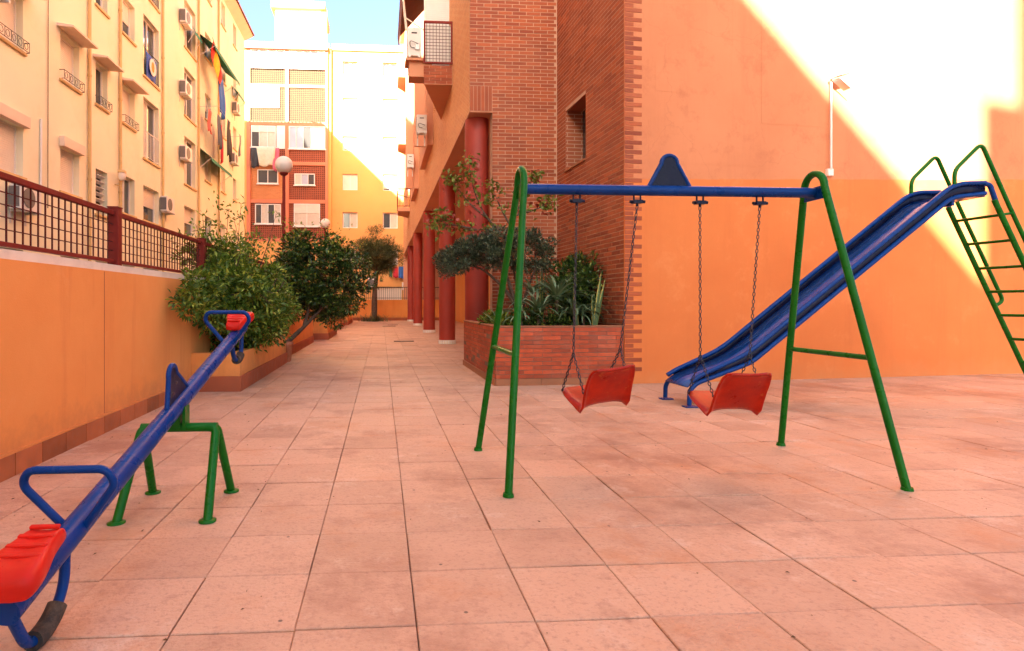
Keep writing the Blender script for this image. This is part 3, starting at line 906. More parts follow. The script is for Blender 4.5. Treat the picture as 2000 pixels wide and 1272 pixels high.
def ac_unit(label, c, axis='X', side=1, w=0.8, h=0.56, d=0.30, fan=True):
    """outdoor unit; axis = direction of its front ('X' faces +-X, 'Y' faces +-Y); c = centre of the back face"""
    a = thing('air_conditioner', label, 'air conditioner', c, 'outdoor air conditioner units')
    def B(m, u0, u1, v0, v1, z0, z1):
        if axis == 'X':
            xs = sorted((c[0] + side * u0, c[0] + side * u1)); m.box(xs[0], xs[1], c[1] + v0, c[1] + v1, c[2] + z0, c[2] + z1)
        else:
            ys = sorted((c[1] + side * u0, c[1] + side * u1)); m.box(c[0] + v0, c[0] + v1, ys[0], ys[1], c[2] + z0, c[2] + z1)
        return m
    B(MB(), 0.05, d, -w / 2, w / 2, -h / 2, h / 2).build('case', 'ac', a, 0.015)
    fcx = -w * 0.12
    pts = []
    for k in range(20):
        t = 2 * math.pi * k / 20
        v = fcx + h * 0.40 * math.cos(t); z = h * 0.40 * math.sin(t)
        pts.append((c[0] + side * (d + 0.002), c[1] + v, c[2] + z) if axis == 'X' else (c[0] + v, c[1] + side * (d + 0.002), c[2] + z))
    if fan:
        MB().prism(pts, (side * 0.012, 0, 0) if axis == 'X' else (0, side * 0.012, 0)).build('fan_grille', 'acgrille', a)
    else:
        B(MB(), d, d + 0.004, -w * 0.2, w * 0.2, h * 0.28, h * 0.33).build('badge', 'iron', a)
        B(MB(), d, d + 0.03, w * 0.05, w * 0.4, -h * 0.3, -h * 0.05).build('valve_cover', 'alu', a, 0.01)
        MB().tube(rounded([(c[0] + w * 0.3, c[1] + side * (d + 0.03), c[2] - h * 0.1), (c[0] - w * 0.35, c[1] + side * (d + 0.05), c[2] + h * 0.02), (c[0] - w * 0.3, c[1] + side * (d + 0.04), c[2] - h * 0.25), (c[0] + w * 0.45, c[1] + side * (d - 0.02), c[2] - h * 0.2)], 0.08), 0.008, 6).build('hose', 'iron', a)
    B(MB(), d * 0.15, d * 0.9, -w / 2 - 0.006, -w / 2 - 0.001, -h * 0.4, h * 0.4).build('side_grille', 'acgrille', a)
    for v in (-w * 0.35, w * 0.35):
        m = MB()
        B(m, -0.02, d + 0.05, v - 0.02, v + 0.02, -h / 2 - 0.045, -h / 2)
        B(m, -0.02, 0.02, v - 0.02, v + 0.02, -h / 2 - 0.30, -h / 2 - 0.045)
        m.build('bracket', 'alu', a)
    return a
for lab, yy, zz in (('outdoor air conditioner unit low on the cream facade above the shrub sprigs', 22.75, 4.75),
                    ('outdoor air conditioner unit on the cream facade at second-floor height left of the tall window', 24.85, 7.2),
                    ('outdoor air conditioner unit on the cream facade, third of the vertical row of four', 24.85, 9.85),
                    ('topmost outdoor air conditioner unit on the cream facade', 24.85, 12.75),
                    ('upper outdoor air conditioner unit at the far end of the cream facade', 33.3, 11.85),
                    ('lower outdoor air conditioner unit at the far end of the cream facade', 32.9, 8.95),
                    ('outdoor air conditioner unit seen behind the mesh fence at the left edge', 13.9, 3.42),
                    ('outdoor air conditioner unit at the top left corner beside the upper shutter', 12.75, 7.75)):
    ac_unit(lab, (XB, yy, zz))

def awning(name, label, y0, y1, z, drop, out, mat, cat='awning'):
    a = thing(name, label, cat, (XB, y0, z))
    m = MB()
    m.add([(XB, y0, z), (XB, y1, z), (XB + out, y1, z - drop), (XB + out, y0, z - drop),
           (XB, y0, z - 0.02), (XB, y1, z - 0.02), (XB + out, y1, z - drop - 0.02), (XB + out, y0, z - drop - 0.02)],
          [(0, 3, 2, 1), (4, 5, 6, 7), (0, 4, 7, 3), (1, 2, 6, 5)])
    m.build('canopy', mat, a)
    n = int((y1 - y0) / 0.2)
    m = MB()
    for i in range(n):
        ya = y0 + i * (y1 - y0) / n; yb = y0 + (i + 1) * (y1 - y0) / n
        m.add([(XB + out, ya, z - drop), (XB + out, yb, z - drop), (XB + out + 0.01, yb, z - drop - 0.14), (XB + out + 0.01, (ya + yb) / 2, z - drop - 0.19), (XB + out + 0.01, ya, z - drop - 0.14)], [(0, 1, 2, 3, 4)])
    m.build('valance', mat, a)
    for yy in (y0 + 0.05, y1 - 0.05):
        MB().tube([(XB, yy, z - drop - 0.5), (XB + out, yy, z - drop)], 0.015, 6).build('arm', 'white', a)
awning('green_awning', 'upper dark green awning with flags on the cream facade', 27.0, 31.6, 13.2, 0.55, 0.75, 'greenawning')
awning('green_awning', 'lower green awning on the cream facade above the shrub sprigs', 27.0, 30.6, 8.1, 0.5, 0.6, 'greenawning')
awning('green_awning', 'short green awning at the far end of the cream facade', 32.9, 34.4, 13.0, 0.4, 0.4, 'greenawning')
awning('green_awning', 'small teal awning beside the topmost air conditioner', 25.6, 26.6, 13.1, 0.45, 0.3, 'greenawning')

def cloth(name, label, cat, o, u, v, mat, wave=0.03, nu=8, nv=8, seed=0, group=None, taper=0.0):
    """hanging cloth from top corner o, along u (top edge) and v (fall)"""
    o, u, v = Vector(o), Vector(u), Vector(v)
    nrm = u.cross(v).normalized()
    vs = []; fs = []
    r = random.Random(seed)
    ph = r.random() * 6
    for j in range(nv + 1):
        for i in range(nu + 1):
            a, b = i / nu, j / nv
            aa = 0.5 + (a - 0.5) * (1 - taper * b)
            w = wave * b * math.sin(a * 9 + ph + b * 2) + wave * 0.5 * math.sin(b * 5 + ph)
            vs.append(o + u * aa + v * (b - 0.05 * math.sin(a * math.pi * 2 + ph) * b) + nrm * w)
    for j in range(nv):
        for i in range(nu):
            a = j * (nu + 1) + i
            fs.append((a, a + 1, a + nu + 2, a + nu + 1))
    ob = MB().add(vs, fs, True).build(name, mat)
    s = ob.modifiers.new('thick', 'SOLIDIFY'); s.thickness = 0.006
    tag(ob, label, cat, group)
    return ob
# flags
fl = thing('flag', 'red and yellow flag hanging under the upper green awning', 'flag', (XB + 0.6, 27.6, 12.6))
for i, (cm, a, b) in enumerate((('flag_red', 0.0, 0.25), ('flag_yellow', 0.25, 0.75), ('flag_red', 0.75, 1.0))):
    mm = bpy.data.materials.get(cm) or cloth_mat(cm, (0.60, 0.03, 0.02) if 'red' in cm else (0.80, 0.45, 0.02))
    m = MB()
    nn = 6
    vs = []
    for j in range(nn + 1):
        for q in (a, b):
            t = j / nn
            vs.append((XB + 0.62 + 0.05 * math.sin(t * 6), 27.0 + q * 1.5, 13.0 - 0.85 * q - 0.9 * t + 0.12 * math.sin(t * 4 + q * 3)))
    m.add(vs, [(2 * j, 2 * j + 1, 2 * j + 3, 2 * j + 2) for j in range(nn)], True)
    o = m.build('stripe', mm, fl); o.modifiers.new('t', 'SOLIDIFY').thickness = 0.006
cloth('flag', 'blue flag hanging below the red and yellow flag', 'flag', (XB + 0.55, 28.3, 11.9), (0.05, 0.75, -0.1), (0.02, 0.1, -1.9), cloth_mat('flag_blue', (0.03, 0.13, 0.45)), 0.06, seed=3)
bf = cloth('flag', 'blue and white flag tied to the balcony rail of the cream facade', 'flag', (XB + 0.06, 20.98, 9.8), (0, 0.95, -0.05), (0.0, 0.05, -0.85), cloth_mat('flag_deepblue', (0.04, 0.10, 0.42)), 0.03, seed=5)
m = MB()
m.prism([(XB + 0.10 + 0.0, 21.5 + 0.30 * math.cos(a), 9.42 + 0.30 * math.sin(a)) for a in np.linspace(0, 6.283, 13)[:-1]], (0.015, 0, 0)).build('emblem', cloth_mat('flag_white', (0.75, 0.70, 0.66)), bf)
MB().prism([(XB + 0.117, 21.48 + 0.12 * math.cos(a), 9.42 + 0.19 * math.sin(a)) for a in np.linspace(0, 6.283, 9)[:-1]], (0.01, 0, 0)).build('emblem', cloth_mat('flag_orange', (0.65, 0.28, 0.06)), bf)
# laundry on the left facade
rk = thing('clothes_line', 'clothes drying line on the cream facade above the lower awning', 'clothes line', (XB, 27.4, 10.0))
MB().tube([(XB, 27.1, 9.9), (XB + 0.9, 27.1, 9.95)], 0.012, 6).tube([(XB, 31.4, 9.75), (XB + 0.9, 31.4, 9.8)], 0.012, 6).build('arm', 'alu', rk)
for q in (0.35, 0.6, 0.85):
    MB().tube([(XB + q, 27.1, 9.94), (XB + q, 29.2, 9.82), (XB + q, 31.4, 9.79)], 0.004, 4).build('line', 'alu', rk)
for i, (yy, wd, ln, cc, nm, q) in enumerate(((27.3, 0.5, 1.0, (0.55, 0.12, 0.10), 'red and white shirt on the cream facade line, leftmost', 0.35), (28.0, 0.55, 1.5, (0.09, 0.10, 0.13), 'grey garment on the cream facade line', 0.6),
                                         (28.7, 0.5, 1.75, (0.03, 0.03, 0.035), 'long black garment on the cream facade line', 0.85), (29.3, 0.4, 1.85, (0.60, 0.03, 0.05), 'bright red garment on the cream facade line', 0.35),
                                         (29.9, 0.5, 1.6, (0.05, 0.04, 0.045), 'dark trousers on the cream facade line beside the red garment', 0.6), (31.0, 0.35, 1.1, (0.16, 0.20, 0.22), 'blue-grey towel at the far end of the cream facade line', 0.85))):
    cloth('hanging_garment', nm, 'laundry', (XB + q, yy, 9.90 - 0.02 * i), (0, wd, 0), (0.01, 0.02, -ln), cloth_mat('garment_%d' % i, cc), 0.05, seed=i, group='laundry on the cream facade')
# wall lantern and little brackets
ln = thing('wall_lamp', 'small round wall lantern on the cream facade beside the louvred vent', 'lamp', (XB, 18.75, 4.9))
MB().tube(rounded([(XB, 18.75, 4.72), (XB + 0.2, 18.75, 4.68), (XB + 0.22, 18.75, 4.85)], 0.06), 0.018, 8).build('arm', 'pipe', ln)
MB().lathe((XB + 0.22, 18.75, 4.84), [(0.05, 0), (0.10, 0.05), (0.11, 0.16), (0.10, 0.24)]).build('glass', 'globe', ln)
MB().lathe((XB + 0.22, 18.75, 5.08), [(0.12, 0), (0.12, 0.05), (0.08, 0.09)]).build('cap', 'pipe', ln)

# ================================================================== UNSEEN BLOCKS BEHIND THE VIEWER (put in to throw the shade on the right-hand wall)
nb = thing('apartment_building', 'tall plain unseen block behind the viewer, stepped to match its shade on the right-hand wall', 'building', (-2, -23, 0))
MB().box(-5.72, 2.5, -26, -20, 0, 18.0).box(-5.12, 2.5, -25.5, -20.0, 18.0, 22.0).build('wall', 'cream', nb)
tb = thing('added_shade_block', 'lower unseen cream block added behind the viewer, its parapet shading the right-hand wall', 'building', (-11, -26, 0))
MB().box(-15, XB + 0.4, -32, -21.6, 0, 15.3).build('wall', 'cream', tb)
px = XB + 0.45
m = MB().box(px - 0.05, px, -32, -20.4, 15.3, 17.2).box(px - 0.05, px, -21.6, -20.4, 12.0, 15.3)  # added parapet, carried past the eave to keep sun off the right-hand wall
m.build('parapet', 'cream', tb)

# ================================================================== BACK APARTMENT BLOCK
YB = 42.8
YR = 43.15
bb = thing('apartment_building', 'orange apartment block with pierced brick screens at the far end', 'building', (-4, YB, 0))
bay = [(-9.34, -6.89), (-6.63, -4.03)]
MB().box(-9.74, -3.84, YB + 0.35, 52, 0, 19.2).build('core', 'dark', bb)
m = MB()
for x0, x1 in ((-9.74, -9.34), (-6.89, -6.63), (-4.03, -3.84)):
    m.box(x0, x1, YB - 0.06, YB + 0.35, 5.48, 19.2)
m.build('pier', 'salmon', bb)
for z0, z1 in ((5.48, 5.7), (8.23, 8.49), (10.96, 11.22), (13.78, 14.07), (16.53, 16.75)):
    for x0, x1 in bay:
        MB().box(x0, x1, YB - 0.04, YB + 0.35, z0, z1).build('floor_band', 'salmon', bb)
MB().box(-9.9, -3.84, YB - 0.25, YB + 0.4, 19.2, 19.42).build('cornice', 'salmon', bb)
MB().box(-10.2, -3.75, YB - 0.12, 52, 19.42, 19.72).build('parapet', 'whiteband', bb)
MB().box(-9.74, -3.84, YB - 0.02, YB + 0.35, 0, 5.48).build('base', 'backorange', bb)
MB().box(-9.74, -9.6, YB - 0.07, YB - 0.02, 0, 19.2).build('edge_strip', 'backorange', bb)
MB().box(-3.84, -3.62, YB + 0.1, YR, 0, 19.4).build('side_return', 'backorange', bb)
def bpanel(x0, x1, z0, z1, mat, dy=0.05):
    return MB().box(x0, x1, YB + dy, YB + 0.34, z0, z1).build('screen', mat, bb)
def bwin(x0, x1, z0, z1, panes, y=YB, glass=('glass',), shut=0.0, fr=0.06, name='window', parent=None):
    m = MB()
    for (a0, a1, b0, b1) in ((x0, x1, z1 - fr, z1), (x0, x1, z0, z0 + fr), (x0, x0 + fr, z0 + fr, z1 - fr), (x1 - fr, x1, z0 + fr, z1 - fr)):
        m.box(a0, a1, y - 0.05, y + 0.04, b0, b1)
    for i in range(1, panes):
        xm = x0 + (x1 - x0) * i / panes
        m.box(xm - fr * 0.4, xm + fr * 0.4, y - 0.04, y + 0.03, z0 + fr, z1 - fr)
    w = m.build(name, 'white', parent or bb)
    for i in range(panes):
        xa = x0 + (x1 - x0) * i / panes; xb = x0 + (x1 - x0) * (i + 1) / panes
        MB().box(xa + fr * 0.5, xb - fr * 0.5, y + 0.0, y + 0.02, z0 + fr, z1 - fr).build('pane', glass[i % len(glass)], w)
    if shut > 0:
        MB().box(x0 + fr, x1 - fr, y - 0.035, y - 0.01, z1 - fr - (z1 - z0 - 2 * fr) * shut, z1 - fr).build('shutter', 'shutter', w)
    MB().box(x0 - 0.06, x1 + 0.06, y - 0.09, y + 0.03, z0 - 0.07, z0 - 0.002).build('sill', 'white', w)
    return w
(a0, a1), (c0, c1) = bay
# bottom row
for x0, x1, wx0, wx1, wz0, wz1 in ((a0, a1, -9.0, -7.19, 6.73, 8.15), (c0, c1, -6.27, -4.41, 6.58, 8.2)):
    for q in ((x0, wx0, 5.7, 8.23), (wx1, x1, 5.7, 8.23), (wx0, wx1, 5.7, wz0)):
        bpanel(*q, 'latticered')
    bpanel(wx0, wx1, wz1, 8.23, 'latticered')
bwin(-9.0, -7.19, 6.73, 8.15, 4, glass=('glass', 'curtain', 'glass', 'curtain'))
bwin(-6.27, -4.41, 6.58, 8.2, 2, glass=('curtain', 'curtain'), shut=0.42)
# middle row
for q in ((a0, -8.84, 8.49, 10.96), (-7.38, a1, 8.49, 10.96), (-8.84, -7.38, 8.49, 9.61), (-8.84, -7.38, 10.62, 10.96)):
    bpanel(*q, 'brickorange')
bwin(-8.84, -7.38, 9.61, 10.62, 2)
for q in ((c0, -6.23, 8.49, 10.96), (-4.78, c1, 8.49, 10.96), (-6.23, -4.78, 8.49, 9.54), (-6.23, -4.78, 10.36, 10.96)):
    bpanel(*q, 'latticered')
bwin(-6.23, -4.78, 9.54, 10.36, 3, glass=('curtain', 'glassblue', 'glass'))
# third row
bpanel(a0, a1, 11.22, 12.12, 'latticered'); bpanel(c0, c1, 11.22, 12.12, 'latticered')
bwin(a0 + 0.05, -7.55, 12.2, 13.75, 3, glass=('glass', 'curtain', 'curtain'), shut=0.28)
MB().box(-7.5, a1, YB - 0.02, YB + 0.3, 12.12, 13.78).build('white_panel', 'white', bb)
bwin(c0, c1, 12.14, 13.76, 5, glass=('glassblue', 'glassblue', 'glass', 'glassblue', 'glassblue'))
# fourth row
bpanel(c0, c1, 14.07, 16.53, 'latticetan')
bpanel(a0, a1, 14.07, 15.05, 'latticetan'); bpanel(-7.3, a1, 15.05, 16.53, 'latticetan')
MB().box(a0, -7.3, YB - 0.03, YB + 0.3, 15.05, 16.53).build('white_panel', 'shutter', bb)
# top row
bpanel(a0, a1, 16.75, 17.9, 'latticetan'); bpanel(c0, c1, 16.75, 17.9, 'latticetan')
bwin(a0, a1, 17.92, 19.18, 4, glass=('glass',))
bwin(c0, c1, 17.92, 19.18, 5, glass=('curtain', 'glass', 'glass', 'glass', 'curtain'))
# right-hand part: flat orange wall with two columns of windows
rw = []
for zt, zb in ((19.0, 18.03), (16.28, 15.19), (13.44, 12.39), (10.66, 9.45), (7.81, 6.63), (5.0, 3.9)):
    for x0, x1 in ((-2.88, -1.77), (0.1, 1.22), (3.2, 4.3)):
        rw.append((x0, x1, zb, zt))
rw.append((-0.38, 1.5, 0.9, 2.29))
rw = [(x0 * 0.981, x1 * 0.981, 1.07 + (z0 - 1.07) * 0.981, 1.07 + (z1 - 1.07) * 0.981) for x0, x1, z0, z1 in rw]
holed(-3.62, 9.0, 0.0, 19.4, rw, lambda a, b, d: (a, YR + d, b), 0.26).build('wall', 'backorange', bb)
MB().box(-3.62, 9.0, YR + 0.3, 52, 0, 19.4).build('core', 'dark', bb)
MB().box(-3.7, 9.2, YR - 0.12, YR + 0.3, 19.4, 19.52).build('cornice', 'salmon', bb)
MB().box(-3.62, 9.0, YR, 52, 19.52, 19.9).build('parapet', 'whiteband', bb)
for i, (x0, x1, zb, zt) in enumerate(rw):
    row = i // 3
    if i == len(rw) - 1:
        MB().box(x0, x1, YR + 0.20, YR + 0.24, zb, zt).build('garage_shutter', 'shutter', bb)
    else:
        sh = {0: 0.0, 1: 1.0, 2: 0.95, 3: 1.0 if i % 3 == 0 else 0.9, 4: 0.0, 5: 0.0}[row]
        bwin(x0 + 0.002, x1 - 0.002, zb + 0.002, zt - 0.002, 2, y=YR + 0.20, glass=('glass', 'glass') if row == 0 else ('glass', 'curtain'), shut=sh, fr=0.07)
# stair tower on the roof
tw = thing('roof_tower', 'white stair tower standing on the roof of the far block', 'tower', (-6.4, 47, 19.7))
MB().box(-8.3, -4.75, 46.8, 50.5, 19.7, 24.1).build('wall', 'whiteband', tw)
MB().box(-8.6, -4.42, 46.5, 50.8, 24.1, 24.65).build('cap', 'backorange', tw)
MB().box(-4.75, -4.28, 46.75, 46.8, 21.0, 24.1).build('side_fin', 'backorange', tw)
ac_unit('white air conditioner unit on the ground floor of the far block, beside the railing', (1.9, YR, 2.3), 'Y', -1)
ac_unit('white meter box like air conditioner unit left of the grey shutter on the far block', (-0.75, YR, 2.55), 'Y', -1, w=0.45, h=0.7)
# laundry of the far block
cloth('hanging_sheet', 'cream sheet hanging from the third-floor window of the far block', 'laundry', (-8.85, YB - 0.35, 12.15), (1.35, 0, 0), (0.05, -0.02, -1.35), cloth_mat('sheet_cream', (0.70, 0.62, 0.48)), 0.06, seed=11, taper=0.25)
cloth('hanging_garment', 'dark garment hanging beside the cream sheet on the far block', 'laundry', (-9.25, YB - 0.3, 12.1), (0.5, 0, 0), (0.05, 0, -1.4), cloth_mat('garment_dark', (0.05, 0.05, 0.06)), 0.05, seed=12)
cloth('hanging_garment', 'pink garment hanging right of the cream sheet on the far block', 'laundry', (-7.7, YB - 0.33, 12.1), (0.45, 0, 0), (-0.02, 0, -1.6), cloth_mat('garment_pink', (0.55, 0.13, 0.20)), 0.05, seed=13)
cl = thing('clothes_line', 'ground-floor clothes line between the columns and the far block', 'clothes line', (0.8, 42.85, 3.7))
MB().tube([(0.4, 42.85, 3.72), (3.2, 42.85, 3.72)], 0.008, 5).build('line', 'iron', cl)
MB().tube([(0.4, 43.15, 3.72), (0.4, 42.8, 3.72)], 0.012, 5).tube([(3.2, 43.15, 3.72), (3.2, 42.8, 3.72)], 0.012, 5).build('arm', 'iron', cl)
for i, (x, w, l, c, nm) in enumerate(((0.55, 0.22, 0.75, (0.05, 0.15, 0.07), 'dark green garment on the ground-floor line, leftmost'), (0.85, 0.35, 0.8, (0.60, 0.04, 0.06), 'red garment on the ground-floor line of the far block'),
                                  (1.25, 0.42, 0.85, (0.04, 0.14, 0.45), 'blue garment on the ground-floor line of the far block'), (1.72, 0.45, 0.95, (0.02, 0.02, 0.035), 'black garment on the ground-floor line nearest the columns'))):
    cloth('hanging_garment', nm, 'laundry', (x, 42.85, 3.71), (w, 0, 0), (0, -0.02, -l), cloth_mat('far_garment_%d' % i, c), 0.04, seed=20 + i, group='laundry on the ground-floor line')

# ================================================================== RIGHT BRICK BUILDING WITH COLONNADE
XF2, YE = 1.53, 10.15           # facade plane, end-wall plane
rb = thing('brick_building', 'red brick apartment building on round columns to the right of the passage', 'building', (2.5, 10, 0))
XI = (3.07, YE)                 # inner corner
XO = (3.2, 7.59)                # outer corner
# mortar backing of the end wall and the side wall
MB().box(1.93, XI[0] + 0.05, YE + 0.006, YE + 0.25, 0, 4.41).box(XF2 + 0.004, XI[0] + 0.05, YE + 0.006, YE + 0.25, 4.41, 12).build('end_wall', 'mortar', rb)
dv = Vector((XO[0] - XI[0], XO[1] - XI[1], 0)); LS = dv.length; dv.normalize()     # along side wall, towards camera
nv_ = Vector((-1, 0, 0)); nv_ = (nv_ - dv * nv_.dot(dv)).normalized()              # outward normal (-X)
O = Vector((XI[0], XI[1], 0))
WIN = (0.42, 1.28, 3.30, 4.30)      # window opening in the side wall: distance along, heights
def sidemap(a, b, d):
    p = O + dv * a - nv_ * (d + 0.006); return (p.x, p.y, b)
sw = holed(0, LS, 0, 12, [WIN], sidemap, 0.32).build('side_wall', 'mortar', rb)
m = MB()
for (a0, a1, b0, b1) in ((WIN[0], WIN[0] + 0.004, WIN[2], WIN[3]), (WIN[1] - 0.004, WIN[1], WIN[2], WIN[3]), (WIN[0] + 0.004, WIN[1] - 0.004, WIN[3] - 0.004, WIN[3])):
    q = [sidemap(a0, b0, 0.0), sidemap(a1, b0, 0.0)]
    m.obox(q[0], Vector(q[1]) - Vector(q[0]), -nv_ * 0.30, (0, 0, b1 - b0))
m.build('reveal', 'sidebrick', rb)
m = MB()
p = [sidemap(a, b, 0.3) for a, b in ((WIN[0], WIN[2]), (WIN[1], WIN[2]), (WIN[1], WIN[3]), (WIN[0], WIN[3]))]
m.add(p, [(0, 1, 2, 3)]); wn_ = m.build('window', 'glass', rb)
m = MB(); q = Vector(sidemap(WIN[0], WIN[2] - 0.03, -0.03)); m.obox(q, dv * (WIN[1] - WIN[0]), -nv_ * 0.35, (0, 0, 0.03)); m.build('sill', 'plantskirt', wn_)
m = MB(); q = Vector(sidemap(WIN[1] - 0.05, WIN[2], 0.18)); m.obox(q, dv * 0.05, -nv_ * 0.06, (0, 0, WIN[3] - WIN[2])); m.build('frame', 'white', wn_)
C = 0.0625
brick_list = []      # (origin, along, normal, length, z)
def row_bricks(o, d, nrm, length, z0, z1, skip=None, phase=0.0, L=0.25):
    k = 0; z = z0
    while z + C <= z1 + 1e-6:
        a = -(L / 2 if k % 2 else 0.0) + phase
        while a < length - 0.01:
            s, e = max(a, 0) + 0.006, min(a + L, length) - 0.006
            if e - s > 0.03:
                pieces = [(s, e)]
                if skip:
                    pieces = []
                    if z + C > skip[2] and z < skip[3]:
                        if s < skip[0]: pieces.append((s, min(e, skip[0])))
                        if e > skip[1]: pieces.append((max(s, skip[1]), e))
                    else:
                        pieces = [(s, e)]
                for (s2, e2) in pieces:
                    if e2 - s2 > 0.02:
                        brick_list.append((Vector((o[0], o[1], 0)) + d * s2, d, nrm, e2 - s2, z + 0.005))
            a += L
        k += 1; z += C
ex = Vector((1, 0, 0)); ny = Vector((0, -1, 0))
row_bricks((XF2, YE), ex, ny, XI[0] - XF2 - 0.004, 0.60, 7.6, skip=(-1, 0.40, 0.0, 4.85))
row_bricks((XI[0], XI[1]), dv, nv_, LS, 0.60, 7.0, skip=WIN, phase=-0.06)
# soldier course over the first column
for i in range(6):
    brick_list.append((Vector((XF2 + 0.006 + i * 0.0655, YE, 0)), ex, ny, 0.058, 4.415, 0.43))
# quoins on the corner: long and short bricks toothed into the plaster
pdir = Vector((9.63 - 3.2, 8.28 - 7.565, 0)).normalized(); pn = Vector((pdir.y, -pdir.x, 0))
k = 0; z = 0.1
while z < 7.0:
    brick_list.append((Vector((XO[0] + 0.001, XO[1] - 0.022, 0)) + pn * 0.007, pdir, pn, 0.245 if k % 2 else 0.125, z + 0.005))
    z += C; k += 1
def brick_geo(m, b):
    o, d, nr, ln, z = b[:5]; h = b[5] if len(b) > 5 else C - 0.0118
    j = random.uniform(-0.0015, 0.0015)
    p = o + nr * (-0.0025 + j) + Vector((0, 0, z))
    t = nr * -0.03
    m.obox(p, d * ln, t, (0, 0, h))
brick_list.sort(key=lambda b: (b[0] + Vector((0, 0, b[4])) - Vector((0, 0, 1.07))).length + (4.0 if b[4] < 0.8 or b[4] > 5.6 else 0))
for b in brick_list[:300]:
    m = MB(); brick_geo(m, b); m.build('brick', 'brick', rb)
m = MB()
for b in brick_list[300:]:
    brick_geo(m, b)
o = m.build('bricks', 'brick', rb); o['kind'] = 'stuff'
# long facade over the columns
fh = [(16.2, 17.2, 6.6, 8.0), (21.6, 22.8, 6.6, 8.0), (29.0, 30.2, 6.6, 8.0)]
fh = fh + [(a, b, c + 2.9 * q, d + 2.9 * q) for (a, b, c, d) in fh for q in (1, 2, 3)]
holed(YE + 0.003, 41.0, 4.41, 19.2, fh, lambda a, b, d: (XF2 + d, a, b), 0.2).build('facade', 'facadebrick', rb)
for (a, b, c, d) in fh:
    MB().box(XF2 + 0.16, XF2 + 0.2, a, b, c, d).build('window', 'shutter', rb)
MB().box(XF2 + 0.3, 9, YE + 0.3, 41.0, 4.8, 19.2).build('core', 'facadeplaster', rb)
MB().box(XF2 - 0.0, 9, 40.98, 41.05, 0, 19.2).build('far_end', 'facadeplaster', rb)
MB().box(XF2 - 0.25, 9, YE + 0.05, 41.2, 19.2, 19.5).build('cornice', 'whiteband', rb)
MB().box(XF2 + 0.003, 1.93, YE + 0.003, 41, 4.39, 4.405).build('beam_underside', 'facadeplaster', rb)
MB().box(1.93, 4.6, YE + 0.25, 41, 4.42, 4.5).build('arcade_ceiling', 'soffit', rb)
MB().box(4.4, 4.6, YE + 0.2, 37, 0, 4.42).build('arcade_wall', 'backorange', rb)
MB().box(4.37, 4.4, 11.5, 12.5, 0, 2.2).build('door', 'maroon', rb)
MB().box(4.37, 4.4, 18, 19.6, 0.8, 2.2).build('window', 'glass', rb)
cl_lab = ['first red round column, rising behind the brick planter', 'second red round column with a white base, clear of the planter', 'third red round column along the arcade', 'fourth red round column along the arcade', 'fifth and farthest red round column in the row']
for i, yy in enumerate((10.62, 15.45, 21.3, 28.0, 34.3)):
    cth = thing('round_column', cl_lab[i], 'column', (1.73, yy, 0), 'columns of the arcade')
    MB().lathe((1.73, yy, 0.10), [(0.215, 0), (0.215, 4.29)], 32).build('shaft', 'column', cth)
    m = MB().lathe((1.73, yy, 0.0), [(0.226, 0), (0.226, 0.10)], 32); m.build('base', 'whiteband', cth)
    for kk in range(20):
        a = kk / 20 * 2 * math.pi
        MB().obox((1.73 + 0.226 * math.cos(a), yy + 0.226 * math.sin(a), 0.004), (0.003 * math.cos(a), 0.003 * math.sin(a), 0), (-0.028 * math.sin(a), 0.028 * math.cos(a), 0), (0, 0, 0.09)).build('base_tile', 'white', cth)
# saw-tooth balcony: triangular in plan, rail facing the viewer
bl = thing('balcony', 'triangular brick balcony with maroon grid rail high on the brick building', 'balcony', (1.5, 12.6, 5.78))
BY = 12.64
MB().prism([(0.91, BY, 5.78), (XF2, BY, 5.78), (XF2, 15.1, 5.78)], (0, 0, 0.012)).build('underside', 'facadeplaster', bl)
m = MB().prism([(0.91, BY + 0.01, 5.793), (XF2 - 0.001, BY + 0.01, 5.793), (XF2 - 0.001, 15.08, 5.793)], (0, 0, 0.40)).build('parapet', 'mortar', bl)
for r_ in range(6):
    a = -(0.125 if r_ % 2 else 0)
    while a < 0.62:
        s, e = max(a, 0), min(a + 0.245, 0.615)
        if e - s > 0.03:
            MB().box(0.91 + s, 0.91 + e - 0.006, BY, BY + 0.02, 5.80 + r_ * 0.0655, 5.858 + r_ * 0.0655).build('brick', 'brick', bl)
        a += 0.25
rl = MB()
for (x0, x1, z0, z1) in ((0.90, 1.53, 6.22, 6.26), (0.90, 1.53, 7.09, 7.14), (0.90, 0.94, 6.26, 7.09), (1.49, 1.53, 6.26, 7.09)):
    rl.box(x0, x1, BY - 0.03, BY + 0.01, z0, z1)
rail = rl.build('rail_frame', 'maroon', bl, 0.004)
for i in range(8):
    MB().box(0.965 + i * 0.07, 0.973 + i * 0.07, BY - 0.015, BY - 0.008, 6.26, 7.09).build('bar', 'darkmaroon', rail)
for i in range(11):
    MB().box(0.94, 1.49, BY - 0.023, BY - 0.016, 6.32 + i * 0.07, 6.328 + i * 0.07).build('bar', 'darkmaroon', rail)
MB().box(0.95, 1.50, BY + 0.02, BY + 0.03, 6.27, 7.06).build('screen_sheet', 'white', rail)
MB().box(1.0, 1.53, BY + 0.6, BY + 0.66, 6.2, 9.0).build('door', 'louvre', bl)
MB().box(0.96, 1.0, BY + 0.58, BY + 0.68, 6.2, 9.0).build('door_frame', 'white', bl)
aw = thing('window_awning', 'maroon awning drooping beside the high brick balcony', 'awning', (0.9, 13, 8.5))
m = MB()
